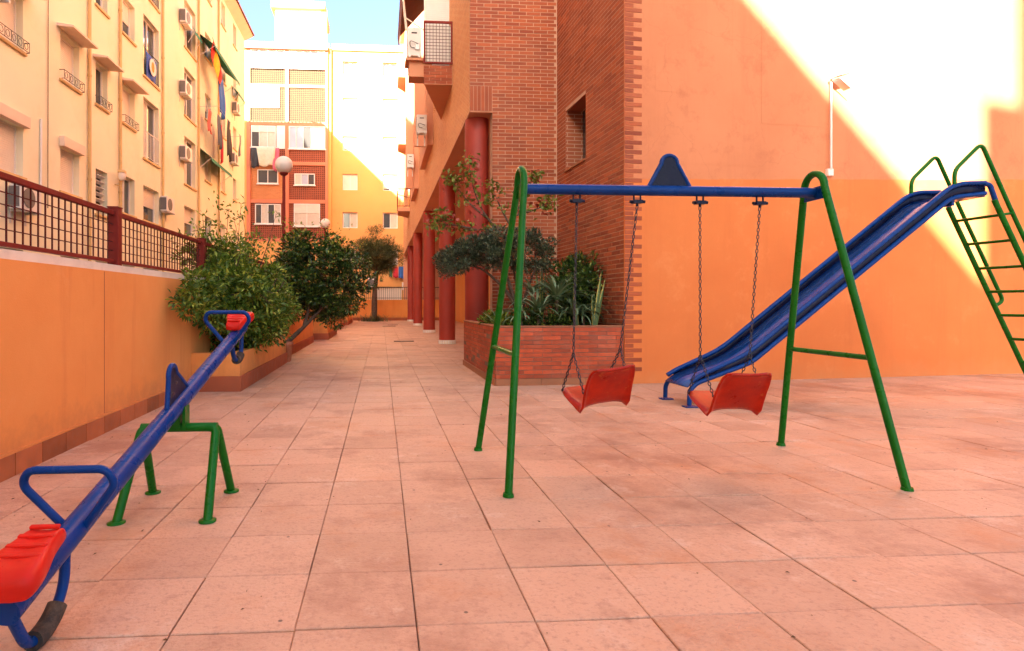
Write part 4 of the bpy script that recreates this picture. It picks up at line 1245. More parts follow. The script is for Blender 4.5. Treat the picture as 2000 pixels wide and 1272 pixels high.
m.add([(1.5, 13.0, 9.2), (1.5, 15.4, 9.2), (0.42, 15.4, 8.0), (0.42, 13.0, 8.0), (1.5, 13.0, 9.17), (1.5, 15.4, 9.17), (0.42, 15.4, 7.97), (0.42, 13.0, 7.97)], [(0, 3, 2, 1), (4, 5, 6, 7), (0, 4, 7, 3), (1, 2, 6, 5)])
m.build('canopy', 'awning', aw)
MB().add([(0.42, 13.0, 8.0), (0.42, 15.4, 8.0), (0.46, 15.4, 7.65), (0.46, 13.0, 7.65)], [(0, 1, 2, 3)]).build('valance', 'awning', aw)
MB().tube([(0.46, 13.05, 7.98), (0.55, 13.05, 7.15), (0.72, 13.05, 6.9)], 0.03, 6).tube([(0.5, 13.02, 7.4), (0.95, 13.0, 7.1)], 0.015, 6).build('arm', 'whiteband', aw)
ac_unit('air conditioner unit hung outside the high brick balcony', (0.71, 13.05, 6.74), 'Y', -1, w=0.30, h=0.62, d=0.3, fan=False)
MB().box(0.52, 0.95, 12.72, 13.2, 6.33, 6.38).box(0.60, 1.1, 12.8, 13.2, 6.0, 6.33).build('ledge', 'facadeplaster', bl)
for i, (y0, y1, lab) in enumerate(((17.4, 20.7, 'nearer'), (24.1, 27.2, 'farther'))):
    bw = thing('bay_window', '%s shallow plastered bay projecting from the brick facade over the arcade' % lab, 'bay', (XF2, y0, 5.77))
    MB().box(XF2 - 0.18, XF2 + 0.0, y0, y1, 5.77, 18.9).build('wall', 'facadeplaster', bw)
    MB().box(XF2 - 0.50, XF2 - 0.181, y0 + 0.9, y0 + 1.0, 5.95, 18.5).build('fin', 'facadeplaster', bw)
ac_unit('air conditioner unit on the nearer plastered bay of the brick building', (XF2 - 0.36, 17.4, 6.28), 'Y', -1, w=0.30, h=0.53, d=0.34, fan=False)
ac_unit('air conditioner unit on the farther plastered bay of the brick building', (XF2 - 0.36, 24.1, 6.82), 'Y', -1, w=0.28, h=0.53, d=0.34, fan=False)
for i, (z0, lab) in enumerate(((6.0, 'lowest'), (9.6, 'middle'), (13.2, 'topmost'))):
    fb = thing('balcony', '%s small railed balcony at the far end of the brick building' % lab, 'balcony', (XF2, 33, z0), 'balconies at the far end of the brick building')
    MB().prism([(0.9, 31.6, z0), (XF2, 31.6, z0), (XF2, 34.2, z0), (0.9, 33.2, z0)], (0, 0, 0.2)).build('slab', 'facadeplaster', fb)
    m = MB()
    for zz in (z0 + 0.28, z0 + 1.2):
        m.tube([(XF2, 31.62, zz), (0.88, 31.62, zz), (0.88, 33.2, zz), (XF2, 34.15, zz)], 0.02, 6)
    for k in range(9):
        xx = 0.88 + k * 0.08
        m.tube([(xx, 31.62, z0 + 0.28), (xx, 31.62, z0 + 1.2)], 0.011, 5)
    for k in range(14):
        yy = 31.62 + k * 0.12
        m.tube([(0.88, yy, z0 + 0.28), (0.88, yy, z0 + 1.2)], 0.011, 5)
    m.build('railing', 'maroon' if i == 0 else 'white', fb)
    MB().box(XF2 - 0.012, XF2, 31.9, 33.6, z0 + 0.2, z0 + 2.2).build('glass_door', 'glass', fb)

# ================================================================== PLASTER WALL ON THE RIGHT
pw = thing('plaster_wall', 'tall rendered wall, orange below and peach above, behind the slide', 'wall', (6, 8, 0))
PA = Vector((XO[0] + 0.0, XO[1] - 0.022, 0))
PB = PA + pdir * 8.2
MB().obox(PA + pdir * 0.10, PB - PA - pdir * 0.10, -pn * 0.3, (0, 0, 14.0)).obox(PA, pdir * 0.10, -pn * 0.02, (0, 0, 14.0)).build('wall', 'plaster', pw)
for (d0, d1, z0, z1, dx) in ((2.05, 3.0, 3.55, 4.15, 0.0), (0.45, 0.85, 3.9, 4.3, 0), (2.05, 2.9, 4.15, 5.2, 0.0), (0.35, 2.0, 2.95, 3.5, 0)):
    MB().obox(PA + pdir * d0 + Vector((0, 0, z0)), pdir * (d1 - d0), pn * 0.0022, (0, 0, z1 - z0)).build('repair_patch', 'plaster', pw)
fl = thing('floodlight', 'slim white wall pole with a tilted floodlight above the swing', 'lamp', PA + pdir * 3.12 + Vector((0, 0, 2.9)))
fp = PA + pdir * 3.12 + pn * 0.05
MB().tube([fp + Vector((0, 0, 2.95)), fp + Vector((0, 0, 4.22))], 0.014, 8).build('pole', 'white', fl)
MB().obox(fp - pdir * 0.045 - pn * 0.0 + Vector((0, 0, 2.86)), pdir * 0.09, -pn * 0.055, (0, 0, 0.10)).build('junction_box', 'white', fl, 0.006)
h = Vector((0, 0, 4.2))
MB().obox(fp + h - pdir * 0.05 + pn * 0.02, pdir * 0.24 + Vector((0, 0, 0.07)), pn * 0.16, (0.0, 0, 0.035)).build('lamp_head', 'alu', fl, 0.006)
MB().obox(fp + h + pdir * 0.0 + pn * 0.03 + Vector((0, 0, -0.01)), pdir * 0.18 + Vector((0, 0, -0.13)), pn * 0.12, (-0.006, 0, -0.012)).build('sensor_plate', 'alu', fl)

# ================================================================== BRICK PLANTER
bp = thing('brick_planter', 'low red brick planter full of aloes and shrubs beside the brick wall', 'planter', (2.2, 8.5, 0))
FLc = Vector((1.47, 7.51, 0)); FRc = Vector((3.2, 7.585, 0)); BLc = Vector((1.425, 10.14, 0))
fd = (FRc - FLc).normalized(); fn = Vector((fd.y, -fd.x, 0)); sd_ = (BLc - FLc).normalized(); sn = Vector((-sd_.y, sd_.x, 0))
LFr = (FRc - FLc).length; LSd = (BLc - FLc).length
t_ = 0.005
MB().obox(FLc - fn * t_ - sn * t_, fd * (LFr - 0.004), -fn * 0.11, (0, 0, 0.755)).obox(FLc - sn * t_ - fn * (0.12), sd_ * (LSd - 0.12), -sn * 0.11, (0, 0, 0.755)).build('core', 'planterjoint', bp)
CP = 0.0553
pb = []
for r_ in range(12):
    z = 0.092 + r_ * CP
    for (o_, d_, n_, Ln) in ((FLc, fd, fn, LFr - 0.01), (FLc, sd_, sn, LSd - 0.01)):
        a = -(0.125 if r_ % 2 else 0.0)
        while a < Ln:
            s, e = max(a, 0.0), min(a + 0.244, Ln)
            if e - s > 0.03:
                m = MB(); j = random.uniform(-0.002, 0.002)
                m.obox(o_ + d_ * s + n_ * j + Vector((0, 0, z)), d_ * (e - s), -n_ * 0.05, (0, 0, CP - 0.0085))
                m.build('brick', 'planterbrick', bp)
            a += 0.25
MB().obox(FLc + fn * 0.004 + sn * 0.004 + Vector((0, 0, 0.757)), fd * (LFr - 0.002), -fn * 0.125, (0, 0, 0.016)).obox(FLc + sn * 0.004 - fn * 0.121 + Vector((0, 0, 0.757)), sd_ * (LSd - 0.125), -sn * 0.125, (0, 0, 0.016)).build('coping', 'plantskirt', bp, 0.003)
for (o_, d_, n_, Ln) in ((FLc, fd, fn, LFr), (FLc, sd_, sn, LSd)):
    k = 0
    while k * 0.3 < Ln:
        e = min((k + 1) * 0.3, Ln)
        MB().obox(o_ + d_ * (k * 0.3 + 0.002) + n_ * 0.018, d_ * (e - k * 0.3 - 0.004), -n_ * 0.017, (0, 0, 0.088)).build('skirting_tile', 'plantskirt', bp)
        k += 1
MB().prism([(1.56, 7.64, 0.02), (3.18, 7.70, 0.02), (3.05, 10.12, 0.02), (1.52, 10.12, 0.02)], (0, 0, 0.68)).build('soil', 'soil', bp)

# ------------------------------------------------------------------ plants in the brick planter
def tree_from(name, label, cat, base):
    return thing(name, label, cat, base)
tp = tree_from('clipped_tree', 'flat clipped dark green tree spreading over the left of the brick planter', 'tree', (2.1, 8.85, 0.7))
m = MB()
for pth in ([(2.12, 8.8, 0.66), (2.05, 8.82, 1.0), (1.86, 8.84, 1.3), (1.55, 8.86, 1.58), (1.2, 8.88, 1.7)], [(2.09, 8.8, 0.9), (2.2, 8.8, 1.25), (2.35, 8.8, 1.65)], [(2.05, 8.82, 1.0), (1.95, 8.95, 1.4), (1.85, 8.9, 1.8)], [(1.86, 8.84, 1.3), (1.8, 8.7, 1.6), (1.7, 8.6, 1.8)]):
    m.tube(rounded(pth, 0.12, 4), np.linspace(0.036, 0.012, len(rounded(pth, 0.12, 4))).tolist(), 8)
m.build('trunk', 'bark', tp)
cs = []; rs = []
for i in range(150):
    t = rng.random()
    x = 0.86 + 1.68 * t
    top = 1.80 + 0.38 * math.sin(min(t * 1.35, 1.0) * math.pi / 2) - 0.16 * max(0, t - 0.75) / 0.25
    bot = 1.46 + 0.13 * math.sin(t * math.pi) + 0.06 * t
    z = bot + (top - bot) * rng.random()
    cs.append((x + rng.normal() * 0.02, 8.85 + rng.uniform(-0.42, 0.42), z)); s = 0.085 + 0.03 * rng.random(); rs.append((s, s, s * 0.8))
P, D = blob_points(15000, cs, rs, 0.3)
D = D * 0.7 + np.array([0, -0.1, 0.45]) + rng.normal(size=P.shape) * 0.35
leaves('crown', P, D, rng.uniform(0.035, 0.06, len(P)), rng.uniform(0.014, 0.022, len(P)), 'leaf_grey', tp)

sp = tree_from('sapling', 'sparse red-tinged sapling growing above the clipped tree against the columns', 'tree', (2.0, 9.2, 0.7))
m = MB(); tips = []
br = [[(2.25, 9.15, 0.68), (2.1, 9.17, 1.5), (2.0, 9.18, 2.05), (1.7, 9.2, 2.25), (1.35, 9.22, 2.20), (0.95, 9.25, 2.42)],
      [(2.0, 9.18, 2.05), (2.1, 9.18, 2.45), (2.3, 9.16, 2.85), (2.38, 9.16, 3.03)],
      [(1.85, 9.19, 2.18), (1.6, 9.2, 2.5), (1.45, 9.22, 2.85), (1.38, 9.22, 3.24)],
      [(1.7, 9.2, 2.38), (1.4, 9.22, 2.62), (1.12, 9.24, 2.98)],
      [(2.05, 9.18, 2.25), (1.85, 9.15, 2.6), (1.75, 9.15, 2.85)], [(2.1, 9.18, 2.45), (2.45, 9.15, 2.55), (2.62, 9.14, 2.65)], [(1.5, 9.2, 2.22), (1.15, 9.2, 2.3), (0.88, 9.25, 2.3)]]
for b in br:
    pts = rounded(b, 0.15, 4)
    m.tube(pts, np.linspace(0.018, 0.005, len(pts)).tolist(), 6)
    for q in pts[len(pts) // 3:]:
        tips.append(q)
m.build('trunk', 'bark', sp)
tips = np.array([tuple(t) for t in tips])
ends = np.array([b[-1] for b in br])
src = np.vstack([tips, np.repeat(ends, 10, axis=0)])
P = src[rng.integers(0, len(src), 640)] + rng.normal(size=(640, 3)) * np.array([0.085, 0.07, 0.075])
D = rng.normal(size=P.shape) + np.array([0, -0.3, -0.1])
leaves('crown', P, D, rng.uniform(0.07, 0.12, len(P)), rng.uniform(0.045, 0.07, len(P)), 'leaf_red', sp)

sh = tree_from('shrub', 'round glossy green shrub at the right end of the brick planter', 'shrub', (2.95, 8.6, 0.7))
m = MB()
for k in range(7):
    a = k * 0.9
    m.tube([(2.9, 8.55, 0.66), (2.9 + 0.12 * math.cos(a), 8.55 + 0.12 * math.sin(a), 1.0), (2.9 + 0.24 * math.cos(a), 8.5 + 0.2 * math.sin(a), 1.45)], [0.016, 0.011, 0.005], 6)
m.build('stem', 'bark', sh)
cs, rs = clumps(70, (2.82, 8.45, 1.22), (0.36, 0.40, 0.52), 0.12)
cs += [(3.0, 8.3, 1.72), (2.92, 8.4, 1.66)]; rs += [(0.09, 0.09, 0.1)] * 2
P, D = blob_points(5200, cs, rs, 0.4)
D = D + np.array([0, -0.2, 0.5]) + rng.normal(size=P.shape) * 0.4
leaves('crown', P, D, rng.uniform(0.05, 0.08, len(P)), rng.uniform(0.025, 0.04, len(P)), 'leaf_dark', sh)

for i, (x, y, z, n, L, lab) in enumerate(((2.36, 7.80, 1.10, 36, 0.74, 'tall arching aloe in the middle of the brick planter'), (2.08, 7.72, 0.92, 30, 0.60, 'lower arching aloe left of the tallest one in the brick planter'),
                                       (2.58, 7.74, 0.88, 26, 0.52, 'small aloe under the left chain of the first swing'), (2.2, 8.5, 1.2, 18, 0.5, 'aloe rosette at the back of the brick planter, near the brick wall'), (1.85, 7.72, 0.84, 24, 0.45, 'small aloe right of the front swing leg in the brick planter'), (2.76, 7.9, 0.9, 22, 0.5, 'aloe between the two yellow-edged snake plants'))):
    al = thing('aloe_plant', lab, 'plant', (x, y, 0.7), 'aloes in the brick planter')
    m = MB()
    for k in range(n):
        az = k * 2.4 + random.random() * 0.5
        strap(m, (x, y, z), az, L * random.uniform(0.7, 1.1), 0.058, random.uniform(0.5, 1.35), random.uniform(1.2, 2.4), 8)
    m.build('leaf_rosette', 'aloe', al)
    MB().tube([(x, y, 0.66), (x, y, z + 0.03)], [0.025, 0.018], 8).build('stem', 'bark', al)
def sans(label, base, tops, group):
    sa = thing('snake_plant', label, 'plant', base, group)
    for (dx, dy, hgt, w) in tops:
        vs = []; ed = []; n = 9
        for i in range(n + 1):
            t = i / n
            ww = w * (0.55 + 0.9 * t * (1 - t) * 2) * (1 - t ** 5) * 0.5 + 0.001
            c = Vector((base[0] + dx * t, base[1] + dy * t, base[2] + hgt * t))
            tw = 0.5 * t
            s = Vector((math.cos(tw), math.sin(tw), 0))
            f = Vector((-math.sin(tw), math.cos(tw), 0))
            for q, e in ((-1, 1.0), (-0.6, 0.6), (0, 0.0), (0.6, 0.6), (1, 1.0)):
                vs.append(c + s * ww * q + f * (0.012 * q * q)); ed.append(e)
        fs = [(i * 5 + k, i * 5 + k + 1, i * 5 + k + 6, i * 5 + k + 5) for i in range(n) for k in range(4)]
        o = MB().add(vs, fs, True).build('leaf', 'sans', sa)
        at = o.data.attributes.new('edge', 'FLOAT', 'POINT'); at.data.foreach_set('value', ed)
        sm = o.modifiers.new('t', 'SOLIDIFY'); sm.thickness = 0.006
sans('tall yellow-edged snake plant beside the corner of the brick wall', (2.88, 7.80, 0.66), ((0.10, 0, 0.82, 0.07), (0.16, 0.02, 0.72, 0.06), (-0.03, 0.0, 0.5, 0.05)), None)
sans('yellow-edged snake plant behind the left chain of the first swing', (2.66, 7.82, 0.66), ((-0.05, 0.02, 0.62, 0.06), (-0.02, 0.05, 0.5, 0.06)), None)
sans('pale snake plant in front of the brick wall at the back of the planter', (2.45, 8.9, 0.66), ((0.02, 0, 1.1, 0.07), (-0.08, 0, 1.0, 0.06), (0.08, 0, 0.95, 0.06)), None)
for i, (x, y, r_, n, mt_, lab) in enumerate(((1.72, 7.85, 0.17, 700, 'leaf_light', 'low leafy ground plant at the left corner of the brick planter'), (1.98, 7.78, 0.14, 600, 'leaf_dark', 'low plant with red flowers behind the swing leg'),
                                         (2.75, 8.1, 0.2, 700, 'leaf_dark', 'dark low plant under the snake plants'), (2.35, 7.74, 0.15, 500, 'leaf_dark', 'dark low plant below the tall aloe'), (1.6, 8.5, 0.2, 700, 'leaf_light', 'low green plant along the left side of the brick planter'))):
    g = thing('low_plant', lab, 'plant', (x, y, 0.7))
    cs, rs = clumps(12, (x, y, 0.82), (r_, r_ * 0.7, 0.14), 0.07)
    P, D = blob_points(n, cs, rs, 0.3)
    leaves('foliage', P, D + np.array([0, -0.2, 0.6]), rng.uniform(0.04, 0.075, n), rng.uniform(0.018, 0.032, n), mt_, g)
    MB().tube([(x, y, 0.66), (x, y, 0.8)], 0.012, 6).build('stem', 'bark', g)
    if i == 1:
        for k in range(7):
            a = rng.random() * 6.28
            MB().sphere((x + 0.1 * math.cos(a), y - 0.06 + 0.05 * math.sin(a), 0.88 + 0.08 * rng.random()), 0.016, 8, 6).build('flower', 'flower', g)
sk = thing('spiky_agave', 'spiky grey agave leaning out over the left corner of the brick planter', 'plant', (1.62, 7.9, 0.7))
m = MB()
for k in range(15):
    strap(m, (1.63, 7.95, 0.72), k * 2.4, random.uniform(0.28, 0.48), 0.03, random.uniform(0.5, 1.2), 0.25, 6)
m.build('leaf_rosette', 'aloe', sk)

# ================================================================== LEFT SHRUBS AND TREES
bs = thing('shrub', 'big light green leafy shrub spilling out of the orange planter on the left', 'shrub', (-2.0, 8.4, 0.4))
m = MB()
for k in range(10):
    a = k * 0.65
    m.tube([(-2.0, 8.5, 0.38), (-2.0 + 0.3 * math.cos(a), 8.5 + 0.5 * math.sin(a), 0.9), (-1.95 + 0.6 * math.cos(a), 8.45 + 0.9 * math.sin(a), 1.4)], [0.022, 0.015, 0.006], 6)
sprigs = []
for k in range(17):
    x0 = -2.3 + 0.6 * rng.random() - 0.15; y0 = 8.2 + rng.random() * 1.2
    tx = x0 + rng.uniform(-0.35, 0.35); tz = 1.95 + rng.random() * 0.55
    pts = [(x0, y0, 1.3), ((x0 + tx) / 2 + 0.03, y0, 1.8), (tx, y0 + rng.uniform(-0.2, 0.2), tz)]
    pts = rounded(pts, 0.2, 5)
    m.tube(pts, np.linspace(0.009, 0.003, len(pts)).tolist(), 5)
    sprigs += [tuple(q) for q in pts[2:]]
for k in range(26):
    a = rng.uniform(-1.6, 0.6); y0 = 7.6 + rng.random() * 1.6
    p0 = (-1.95, y0, 0.9 + 0.5 * rng.random()); L = rng.uniform(0.5, 0.85)
    p2 = (p0[0] + L * math.cos(a) * 0.9, y0 + L * math.sin(a) * 0.8, p0[2] + rng.uniform(-0.45, 0.35))
    pts = rounded([p0, ((p0[0] + p2[0]) / 2, (p0[1] + p2[1]) / 2, max(p0[2], p2[2]) + 0.1), p2], 0.25, 5)
    m.tube(pts, np.linspace(0.008, 0.003, len(pts)).tolist(), 5)
    sprigs += [tuple(q) for q in pts[3:]]
m.build('stem', 'bark', bs)
cs, rs = clumps(120, (-1.95, 8.45, 1.05), (0.62, 1.05, 0.62), 0.17)
cs += [(-1.45, 8.1, 0.75), (-1.5, 8.7, 0.6), (-1.35, 8.5, 0.95), (-2.2, 7.6, 0.95), (-2.1, 7.55, 1.2)]; rs += [(0.16, 0.2, 0.16)] * 5
for q in range(26):
    cs.append((-2.15 + 0.2 * rng.random(), 6.95 + 1.3 * rng.random(), 0.75 + 0.75 * rng.random())); rs.append((0.13, 0.16, 0.12))
for q in range(22):
    cs.append((-2.2 + 0.25 * rng.random(), 6.35 + 0.8 * rng.random(), 0.95 + 0.45 * rng.random())); rs.append((0.09, 0.12, 0.09))
for q in range(16):
    cs.append((-2.75 + 0.6 * rng.random(), 7.9 + 1.3 * rng.random(), 1.5 + 0.4 * rng.random())); rs.append((0.15, 0.15, 0.11))
P, D = blob_points(17000, cs, rs, 0.35)
D = D * 0.8 + np.array([0.1, -0.25, 0.15]) + rng.normal(size=P.shape) * 0.45
sp_ = np.array(sprigs)
P2 = sp_[rng.integers(0, len(sp_), 2300)] + rng.normal(size=(2300, 3)) * np.array([0.05, 0.05, 0.04])
D2 = rng.normal(size=P2.shape) + np.array([0, 0, 0.3])
Pa = np.vstack([P, P2]); Da = np.vstack([D, D2])
ok = Pa[:, 0] > XW + 0.03
ok |= Pa[:, 2] > 1.45
Pa, Da = Pa[ok], Da[ok]
leaves('crown', Pa, Da, rng.uniform(0.05, 0.105, len(Pa)), rng.uniform(0.022, 0.042, len(Pa)), 'leaf_light', bs)

ht = thing('clipped_tree', 'dark glossy clipped tree with leaning trunk over the left of the passage', 'tree', (-1.83, 11.0, 0))
m = MB()
for b, r0, r1 in (([(-1.86, 10.95, 0.0), (-1.80, 11.0, 0.28), (-1.45, 11.15, 0.62), (-1.1, 11.3, 1.0), (-0.85, 11.4, 1.4)], 0.055, 0.02), ([(-1.45, 11.15, 0.62), (-1.35, 11.2, 1.0), (-1.5, 11.3, 1.6)], 0.035, 0.012),
                  ([(-1.15, 11.28, 0.93), (-1.2, 11.4, 1.4), (-1.1, 11.4, 1.9)], 0.03, 0.01), ([(-1.84, 10.98, 0.1), (-1.84, 10.98, 0.75), (-1.75, 11.1, 1.3)], 0.04, 0.015)):
    pts = rounded(b, 0.15, 4)
    m.tube(pts, np.linspace(r0, r1, len(pts)).tolist(), 8)
m.build('trunk', 'bark', ht)
def keep(p):
    return p[2] > 0.70 + 0.28 * max(0, (-1.05 - p[0])) and p[2] < 2.36
cs, rs = clumps(130, (-1.27, 11.45, 1.55), (1.05, 0.85, 0.95), 0.17, keep=keep)
P, D = blob_points(13000, cs, rs, 0.35)
D = D * 0.8 + np.array([0, -0.3, 0.2]) + rng.normal(size=P.shape) * 0.4
leaves('crown', P, D, rng.uniform(0.06, 0.10, len(P)), rng.uniform(0.032, 0.052, len(P)), 'leaf_dark', ht)
P = np.array(cs)[rng.integers(0, len(cs), 900)] + rng.normal(size=(900, 3)) * 0.12
P = P[P[:, 2] > 1.9]; P[:, 2] = np.minimum(P[:, 2] + 0.25, 2.62)
leaves('crown', P, rng.normal(size=P.shape) * 0.6 + np.array([0, 0, 0.8]), rng.uniform(0.05, 0.09, len(P)), rng.uniform(0.025, 0.04, len(P)), 'leaf_top', ht)

pt = thing('plant_pot', 'weathered terracotta pot at the foot of the leaning trunk', 'pot', (-1.76, 10.82, 0))
MB().lathe((-1.74, 10.86, 0), [(0.08, 0), (0.10, 0.03), (0.125, 0.30), (0.14, 0.31), (0.14, 0.36), (0.12, 0.36), (0.11, 0.33)]).build('pot', 'pot', pt)

hp = thing('strap_plant', 'big strap-leaved plant hanging over the low orange planter', 'plant', (-1.75, 17.6, 0.6))
m = MB()
for k in range(150):
    strap(m, (-1.75 + random.uniform(-0.25, 0.3), 17.5 + random.uniform(-0.3, 0.6), 0.66), random.uniform(0, 6.28), random.uniform(0.6, 1.1), 0.04, random.uniform(0.5, 1.4), random.uniform(1.8, 3.0), 7)
m.build('leaf_rosette', 'grass', hp)
for (x, y, z, r_, n, mt_, lab) in ((-1.85, 24.2, 0.9, 0.55, 1800, 'leaf_dark', 'dark small bush in the farther orange planter'), (-1.95, 13.2, 1.25, 0.35, 1200, 'leaf_light', 'green plant on the taller orange planter behind the leaning trunk'), (-1.9, 29.2, 1.6, 0.6, 1200, 'leaf_dark', 'thin bush on the last planter pier')):
    g = thing('bush', lab, 'shrub', (x, y, z - r_))
    cs, rs = clumps(22, (x, y, z), (r_ * 0.8, r_, r_ * 0.8), r_ * 0.3)
    P, D = blob_points(n, cs, rs, 0.3)
    leaves('foliage', P, D + np.array([0, -0.2, 0.4]), rng.uniform(0.08, 0.14, n), rng.uniform(0.04, 0.06, n), mt_, g)
    MB().tube([(x, y, z - r_ - 0.3), (x, y, z)], 0.03, 6).build('stem', 'bark', g)

pn_t = thing('pine_tree', 'olive green pine with a bare pale trunk before the far end wall', 'tree', (-0.42, 34.2, 0))
m = MB().tube(rounded([(-0.42, 34.2, 0), (-0.40, 34.2, 1.6), (-0.25, 34.2, 3.0), (-0.15, 34.2, 4.2)], 0.4, 5), np.linspace(0.17, 0.07, 14).tolist()[:len(rounded([(0, 0, 0), (0, 0, 1), (0, 0, 2), (0, 0, 3)], 0.4, 5))], 10)
for k in range(7):
    a = k * 0.9
    m.tube([(-0.25, 34.2, 2.9 + 0.15 * k), (-0.25 + 1.1 * math.cos(a), 34.2 + 0.9 * math.sin(a), 3.3 + 0.2 * k)], [0.05, 0.02], 6)
m.build('trunk', 'bark', pn_t)
cs, rs = clumps(55, (-0.15, 34.2, 3.85), (1.35, 1.2, 0.95), 0.36)
cs += [(-0.35, 34.2, 5.1), (-0.2, 34.1, 5.35), (-0.5, 34.2, 5.25), (-1.7, 34.3, 4.3), (-2.0, 34.3, 4.1)]; rs += [(0.35, 0.3, 0.25)] * 5
P, D = blob_points(16000, cs, rs, 0.2)
leaves('crown', P, D + rng.normal(size=P.shape) * 0.5 + np.array([0, 0, 0.3]), rng.uniform(0.12, 0.22, len(P)), rng.uniform(0.012, 0.025, len(P)), 'leaf_pine', pn_t)
g = thing('low_plant', 'dark ground plants round the foot of the pine', 'plant', (-0.5, 33.9, 0))
m = MB()
for k in range(120):
    strap(m, (-0.45 + rng.normal() * 0.4, 33.8 + rng.normal() * 0.2, 0.02), rng.random() * 6.28, rng.uniform(0.3, 0.7), 0.05, rng.uniform(0.7, 1.4), rng.uniform(0.8, 2), 5)
m.build('foliage', 'grass', g)

# ================================================================== GLOBE LAMPS
for yy, lab in ((14.1, 'tall street lamp with a white globe rising behind the clipped tree'), (24.4, 'farther street lamp with a white globe peeking over the clipped tree')):
    sl_ = thing('street_lamp', lab, 'street lamp', (-2.3, yy, 0), 'globe lamps')
    MB().tube([(-2.3, yy, 0.3), (-2.3, yy, 4.12)], [0.045, 0.035], 12).build('pole', 'maroon', sl_)
    MB().lathe((-2.3, yy, 4.08), [(0.05, 0), (0.10, 0.03), (0.10, 0.07), (0.07, 0.09)]).build('collar', 'maroon', sl_)
    MB().sphere((-2.3, yy, 4.33), 0.207, 28, 18).build('globe', 'globe', sl_)

# ================================================================== SWING SET
sw_ = thing('swing_set', 'green A-frame swing set with dark blue top beam in the middle of the court', 'swing set', (1.85, 3.7, 0))
RL = 0.0225
for sx, xf, xa in ((-1, 0.70, 0.885), (1, 2.995, 2.865)):
    yf0, yf1 = (3.215, 4.235) if sx < 0 else (3.165, 4.23)
    zt, ym, hw = 1.925, 3.715, 0.092
    def leg(yf, s):
        pts = [(xf, yf, 0.0)]
        top = Vector((xa, ym + s * hw, zt - 0.10)); foot = Vector((xf, yf, 0))
        return foot, top
    f0, t0 = leg(yf0, -1); f1, t1 = leg(yf1, 1)
    arc = []
    for k in range(13):
        a = math.pi - math.pi * k / 12
        arc.append(Vector((xa + (0.004 if sx < 0 else -0.004), ym + hw * math.cos(a), zt - 0.10 + 0.10 * math.sin(a))))
    MB().tube([f0] + [f0.lerp(arc[0], q) for q in (0.33, 0.66)] + arc[:7], RL, 16).build('leg', 'green', sw_)
    MB().tube([f1] + [f1.lerp(arc[-1], q) for q in (0.33, 0.66)] + arc[:5:-1], RL, 16).build('leg', 'green', sw_)
    q = 0.42 if sx < 0 else 0.405
    a = f0.lerp(arc[0], q); b = f1.lerp(arc[-1], q)
    MB().tube([a, b], 0.017, 12).build('crossbar', 'green', sw_)
    for f in (f0, f1):
        MB().lathe((f.x, f.y, 0.0), [(0.032, 0.0), (0.030, 0.012), (0.028, 0.02)], 16).build('foot_cap', 'green', sw_)
    zb = 1.80
    # gusset plate that carries the beam between the legs
    gx = xa - sx * 0.005
    MB().prism([(gx - 0.004, ym - 0.10, zb - 0.05), (gx - 0.004, ym + 0.10, zb - 0.05), (gx - 0.004, ym + 0.085, zb + 0.035), (gx - 0.004, ym - 0.085, zb + 0.035)], (0.008, 0, 0)).build('gusset', 'green' if sx < 0 else 'blue', sw_)
MB().tube([(0.89, 3.715, 1.80), (2.86, 3.715, 1.80)], 0.034, 18).build('beam', 'blue', sw_)
def fin(parent, c, d, w, hgt, t=0.012, rim=0.014):
    """rounded fin: thin plate with a tube rim; c = base centre, d = horizontal direction"""
    d = Vector(d).normalized(); up = Vector((0, 0, 1)); c = Vector(c)
    out = [c - d * w / 2]
    for k in range(13):
        a = math.pi - math.pi * k / 12
        out.append(c + d * (w * 0.20 * math.cos(a)) + up * (hgt - w * 0.20 + w * 0.20 * math.sin(a)))
    out.append(c + d * w / 2)
    nrm = d.cross(up)
    MB().prism([p - nrm * t / 2 for p in out], nrm * t).build('fin_plate', 'navy', parent)
    MB().tube(out, rim, 10).build('fin_rim', 'blue', parent)
fin(sw_, (1.87, 3.715, 1.83), (1, 0, 0), 0.27, 0.20)
for x in (1.255, 1.655, 2.077, 2.485):
    m = MB()
    m.tube([(x - 0.022, 3.715, 1.785), (x - 0.022, 3.715, 1.735)], 0.006, 8).tube([(x + 0.022, 3.715, 1.785), (x + 0.022, 3.715, 1.735)], 0.006, 8)
    m.box(x - 0.032, x + 0.032, 3.695, 3.735, 1.715, 1.737)
    m.tube([(x - 0.048, 3.715, 1.727), (x + 0.052, 3.715, 1.727)], 0.010, 8)
    m.tube([(x, 3.715, 1.716), (x, 3.715, 1.697)], 0.009, 8)
    m.build('hanger', 'navy', sw_)

def chain_links(m, p, q, L=0.031, W=0.0095, r=0.0030):
    p, q = Vector(p), Vector(q); d = q - p; n = max(1, round(d.length / (L - 2 * r - 0.001))); u = d.normalized()
    st = d.length / n
    a = u.orthogonal().normalized(); b = u.cross(a)
    for i in range(n):
        c = p + u * st * (i + 0.5)
        s = a if i % 2 else b
        hl = L / 2 - W
        pts = []
        for k in range(6):
            t = -math.pi / 2 + math.pi * k / 5
            pts.append(c + u * (hl + (W - r) * math.cos(t)) + s * ((W - r) * math.sin(t)))
        for k in range(6):
            t = math.pi / 2 + math.pi * k / 5
            pts.append(c + u * (-hl + (W - r) * math.cos(t)) + s * ((W - r) * math.sin(t)))
        m.tube(pts, r, 5, closed=True)

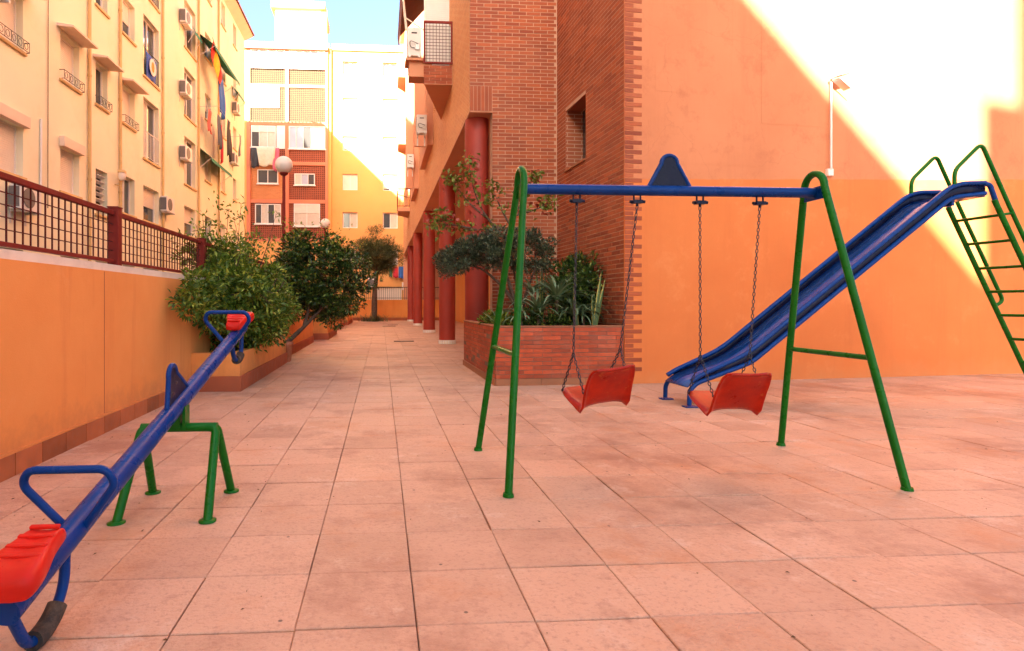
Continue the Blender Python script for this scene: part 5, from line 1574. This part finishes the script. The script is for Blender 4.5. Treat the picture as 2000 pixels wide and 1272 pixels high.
def swing_seat(label, x0, x1, junction, yaw, roll, split, tops):
    s = thing('swing', label, 'swing', (junction[0], junction[1], junction[2]), 'swings hanging from the beam')
    Mx = Matrix.Translation(Vector(junction)) @ Matrix.Rotation(yaw, 4, 'Z') @ Matrix.Rotation(roll, 4, 'Y')
    prof = [(0.245, 0.068), (0.235, 0.062), (0.19, 0.042), (0.13, 0.024), (0.07, 0.010), (0.03, 0.002), (0.0, 0.0), (-0.022, 0.018), (-0.042, 0.055), (-0.075, 0.115), (-0.105, 0.165), (-0.13, 0.205), (-0.150, 0.226), (-0.166, 0.230)]
    nw = 20; W = 0.165
    vs = []; n = len(prof)
    for j, (py, pz) in enumerate(prof):
        t = j / (n - 1)
        e = min(j, n - 1 - j)
        wf = {0: 0.80, 1: 0.91, 2: 0.97}.get(e, 1.0)
        if j > 7: wf *= 1 - 0.10 * ((j - 7) / (n - 8)) ** 1.5
        for i in range(nw + 1):
            q = -1 + 2 * i / nw
            jn = math.exp(-((j - 6) / 2.2) ** 2)
            z = pz - 0.032 * jn * (abs(q) ** 3) + 0.004 * q * q
            y = py - 0.03 * (1 - q * q) * (1 if j > 6 else 0) * ((j - 6) / 7 if j > 6 else 0) + 0.012 * jn * (1 - q * q)
            ed = max(0.0, abs(q) - 0.8) / 0.2
            y -= 0.016 * ed * ed * (1 if j > 6 else 0); z -= 0.016 * ed * ed * (1 if j <= 6 else 0.3)
            vs.append(Mx @ Vector((q * W * wf, y, z)))
    fs = [(j * (nw + 1) + i, j * (nw + 1) + i + 1, (j + 1) * (nw + 1) + i + 1, (j + 1) * (nw + 1) + i) for j in range(n - 1) for i in range(nw)]
    o = MB().add(vs, fs, True).build('seat_shell', 'seat', s)
    md = o.modifiers.new('t', 'SOLIDIFY'); md.thickness = 0.014; md.offset = 0
    bv = o.modifiers.new('b', 'BEVEL'); bv.width = 0.005; bv.segments = 3; bv.limit_method = 'ANGLE'; bv.angle_limit = R(50)
    for k, sg in enumerate((-1, 1)):
        top = Vector(tops[k]); fr = Mx @ Vector((sg * W * 0.93, 0.225, 0.064)); bk = Mx @ Vector((sg * W * 0.94, -0.055, 0.085))
        mid = (fr + bk) / 2; sp_ = mid + (top - mid) * split
        m = MB(); chain_links(m, top, sp_); chain_links(m, sp_, fr); chain_links(m, sp_, bk)
        m.build('chain', 'chain', s)
        for p in (fr, bk):
            MB().sphere(p, 0.009, 8, 6).build('bolt', 'chain', s)
swing_seat('red plastic swing seat on the left, tilted, with worn backrest', 1.2, 1.5, (1.372, 3.57, 0.455), R(10), R(-6), 0.20, ((1.255, 3.715, 1.70), (1.655, 3.715, 1.70)))
swing_seat('red plastic swing seat on the right, hanging level before the slide foot', 2.0, 2.3, (2.145, 3.47, 0.425), R(1), R(0), 0.20, ((2.077, 3.715, 1.70), (2.485, 3.715, 1.70)))

# ================================================================== SLIDE
sd = thing('slide', 'blue metal slide with green ladder against the orange wall', 'slide', (5, 6.1, 0))
Y0, Y1 = 5.83, 6.34
prof = rounded([(3.14, 0, 0.20), (3.22, 0, 0.262), (3.80, 0, 0.475), (6.02, 0, 2.21), (6.42, 0, 2.235)], 0.22, 8)
# chute pan
vs = []
for p in prof:
    vs += [(p.x, Y0 + 0.02, p.z), (p.x, Y1 - 0.02, p.z)]
o = MB().add(vs, [(2 * i, 2 * i + 1, 2 * i + 3, 2 * i + 2) for i in range(len(prof) - 1)], True).build('chute', 'chute', sd)
o.modifiers.new('t', 'SOLIDIFY').thickness = 0.012
# rails: two parallel tubes per side; a dark sheet stands in for the shaded gap between
for yy, nm in ((Y0, 'near'), (Y1, 'far')):
    top = rounded([(3.17, yy, 0.27), (3.26, yy, 0.325), (3.78, yy, 0.555), (6.05, yy, 2.335), (6.40, yy, 2.345)], 0.16, 7)
    MB().tube(top, 0.024, 12).build('side_rail', 'blue', sd)
    low = rounded([(3.145, yy, 0.02), (3.15, yy, 0.17), (3.22, yy, 0.245), (3.81, yy, 0.455), (6.02, yy, 2.185), (6.40, yy, 2.235)], 0.09, 7)
    MB().tube(low, 0.023, 12).build('lower_rail', 'blue', sd)
    web = MB()
    a = rounded([(3.24, yy, 0.315), (3.78, yy, 0.555), (6.05, yy, 2.335), (6.40, yy, 2.345)], 0.16, 7)
    b = rounded([(3.24, yy, 0.255), (3.81, yy, 0.455), (6.02, yy, 2.185), (6.40, yy, 2.235)], 0.16, 7)
    vs = []
    for p, q in zip(a, b):
        vs += [tuple(p), tuple(q)]
    o = web.add(vs, [(2 * i, 2 * i + 1, 2 * i + 3, 2 * i + 2) for i in range(len(a) - 1)], True).build('gap_shade_panel', 'navy', sd)
    o.modifiers.new('t', 'SOLIDIFY').thickness = 0.008
    MB().box(3.09, 3.22, yy - 0.045, yy + 0.045, 0.003, 0.014).build('foot_plate', 'blue', sd)
    # top post bends from the platform to the ladder rail
    MB().tube(rounded([(6.38, yy, 2.335), (6.45, yy, 2.33), (6.53, yy, 2.12)], 0.06, 6), 0.024, 12).build('post_bend', 'blue', sd)
    lad0, lad1 = Vector((6.50, yy, 2.17)), Vector((7.60, yy, 0.0))
    MB().tube([lad0, lad0.lerp(lad1, 0.5), lad1], 0.0265, 12).build('ladder_rail', 'green', sd)
    hr = rounded([(6.05, yy, 2.30), (6.05, yy, 2.475), (6.355, yy, 2.765), (6.70, yy, 2.05), (7.185, yy, 1.09), (7.06, yy, 1.03)], 0.075, 7)
    MB().tube(hr, 0.0205, 12).build('handrail', 'green', sd)
    MB().lathe((7.60, yy, 0.0), [(0.03, 0), (0.03, 0.015)], 12).build('foot_cap', 'green', sd)
for z in (2.01, 1.743, 1.466, 1.2, 0.93, 0.655, 0.385):
    x = 6.50 + (2.17 - z) / 2.17 * 1.10
    MB().tube([(x, Y0, z), (x, Y1, z)], 0.017, 10).build('rung', 'green', sd)
for yy in (Y0, Y1):
    MB().tube([(6.58, yy, 2.01), (6.715, yy, 2.03)], 0.0135, 10).build('handrail_tie', 'green', sd)
MB().box(6.03, 6.42, Y0 + 0.02, Y1 - 0.02, 2.20, 2.215).build('platform', 'blue', sd)
MB().box(6.02, 6.05, Y0, Y1, 2.10, 2.195).box(4.9, 4.93, Y0, Y1, 1.24, 1.30).build('cross_member', 'blue', sd)

# ================================================================== SEESAW
ss = thing('seesaw', 'blue seesaw beam with red seats on a green stand at the lower left', 'seesaw', (-1.07, 3.18, 0))
piv = Vector((-1.07, 3.18, 0.535)); tl = math.atan(0.2425)
dB = Vector((0, math.cos(tl), math.sin(tl))); uB = Vector((0, -math.sin(tl), math.cos(tl)))
def bpnt(s, h=0.0, x=0.0):
    return piv + dB * s + uB * h + Vector((x, 0, 0))
MB().tube([bpnt(-1.47), bpnt(-0.5), bpnt(0.5), bpnt(1.47)], 0.044, 20).build('beam', 'blue', ss)
# stand: bar across, two splayed legs each end
MB().tube([(-1.255, 3.18, 0.415), (-0.865, 3.18, 0.415)], 0.024, 14).build('stand_bar', 'green', ss)
for x, xe in ((-1.283, -1.25), (-0.85, -0.87)):
    for yf in (2.95, 3.41):
        m = MB().tube(rounded([(xe + (0.06 if x < -1 else -0.06), 3.18, 0.415), (xe, 3.18 + (0.01 if yf > 3.18 else -0.01), 0.412), (x, yf, 0.0)], 0.06, 6), 0.0225, 14)
        m.build('leg', 'green', ss)
        MB().lathe((x, yf, 0.0), [(0.042, 0), (0.042, 0.008), (0.026, 0.012)], 18).build('foot_plate', 'green', ss)
MB().box(-1.09, -1.05, 3.15, 3.21, 0.42, 0.50).box(-1.12, -1.105, 3.145, 3.215, 0.41, 0.53).box(-1.035, -1.02, 3.145, 3.215, 0.41, 0.53).build('pivot_bracket', 'green', ss)
# fin standing on the beam over the pivot
d = dB
out = [bpnt(-0.15, 0.04)]
for k in range(13):
    a = math.pi - math.pi * k / 12
    out.append(bpnt(0.055 * math.cos(a) - 0.04, 0.175 + 0.055 * math.sin(a)))
out.append(bpnt(0.16, 0.04))
MB().prism([p - Vector((0.006, 0, 0)) for p in out], (0.012, 0, 0)).build('fin_plate', 'navy', ss)
MB().tube(out, 0.013, 10).build('fin_rim', 'blue', ss)
for sg in (-1, 1):
    # D-shaped handle across the beam
    s0 = sg * 1.07
    hp_ = [bpnt(s0, 0.0, -0.03), bpnt(s0 - sg * 0.0, 0.17, -0.155), bpnt(s0, 0.225, -0.13), bpnt(s0, 0.225, 0.13), bpnt(s0, 0.17, 0.155), bpnt(s0, 0.0, 0.03)]
    MB().tube(rounded(hp_, 0.07, 6), 0.014, 12).build('handle', 'blue', ss)
    # moulded seat
    prof = [(1.20, 0.050, 0.034), (1.225, 0.056, 0.060), (1.28, 0.060, 0.068), (1.33, 0.072, 0.070), (1.385, 0.090, 0.072), (1.44, 0.102, 0.078), (1.48, 0.10, 0.076), (1.505, 0.090, 0.056)]
    vs = []; n = 16
    for (s, w, th) in prof:
        for k in range(n):
            a = 2 * math.pi * k / n
            cx, cz = math.cos(a), math.sin(a)
            ex = abs(cx) ** 0.5 * (1 if cx > 0 else -1); ez = abs(cz) ** 0.5 * (1 if cz > 0 else -1)
            vs.append(bpnt(sg * s, 0.052 + th * 0.5 + ez * th * 0.55 - (0.014 * (1 - min(1, abs(ex) * 1.3)) if ez > 0 else 0), ex * w))
    fs = [(j * n + k, j * n + (k + 1) % n, (j + 1) * n + (k + 1) % n, (j + 1) * n + k) for j in range(len(prof) - 1) for k in range(n)]
    fs += [tuple(range(n - 1, -1, -1)), tuple(range((len(prof) - 1) * n, len(prof) * n))]
    seat = MB().add(vs, fs, True).build('seat', 'red', ss)
    sb = seat.modifiers.new('s', 'SUBSURF'); sb.levels = 1; sb.render_levels = 1
    for k in range(4):
        s = sg * (1.24 + k * 0.050); w = 0.046 + k * 0.007
        MB().obox(bpnt(s, 0.052 + 0.057 + 0.0014 * k, -w), Vector((2 * w, 0, 0)), dB * 0.016, uB * 0.012).build('seat_rib', 'red', seat, 0.004)
    # bumper loop under the end with a strip of tyre
    lp = rounded([bpnt(sg * 1.14, -0.02), bpnt(sg * 1.18, -0.15), bpnt(sg * 1.28, -0.205), bpnt(sg * 1.40, -0.19), bpnt(sg * 1.45, -0.02)], 0.10, 6)
    MB().tube(lp, 0.017, 12).build('bumper_loop', 'blue', ss)
    i0, i1 = int(len(lp) * 0.36), int(len(lp) * 0.80)
    MB().tube(lp[i0:i1], 0.031, 14).build('tyre_bumper', 'rubber', ss)

# ================================================================== SMALL LITTER ON THE PAVING
n = 420
Px = np.column_stack([rng.uniform(-2.2, 7.5, n), 1.3 + 8.5 * rng.random(n) ** 1.4, np.full(n, 0.004)])
near = rng.random(n) < 0.35
Px[near, 0] = np.where(rng.random(near.sum()) < 0.5, XW + 0.03 + np.abs(rng.normal(size=near.sum())) * 0.12, -1.2 + rng.normal(size=near.sum()) * 0.6)
Dx = np.column_stack([rng.normal(size=n), rng.normal(size=n), np.abs(rng.normal(size=n)) * 0.12 + 0.02])
MT['litter'] = mat_leaf('dry_leaf', (0.10, 0.06, 0.03), (0.28, 0.17, 0.07), 0.8, 0.1)
o = leaves('leaf_litter', Px, Dx, rng.uniform(0.006, 0.022, n), rng.uniform(0.004, 0.011, n), 'litter', None)
o['kind'] = 'stuff'; tag(o, 'tiny dry leaves and grit scattered on the paving', 'litter')
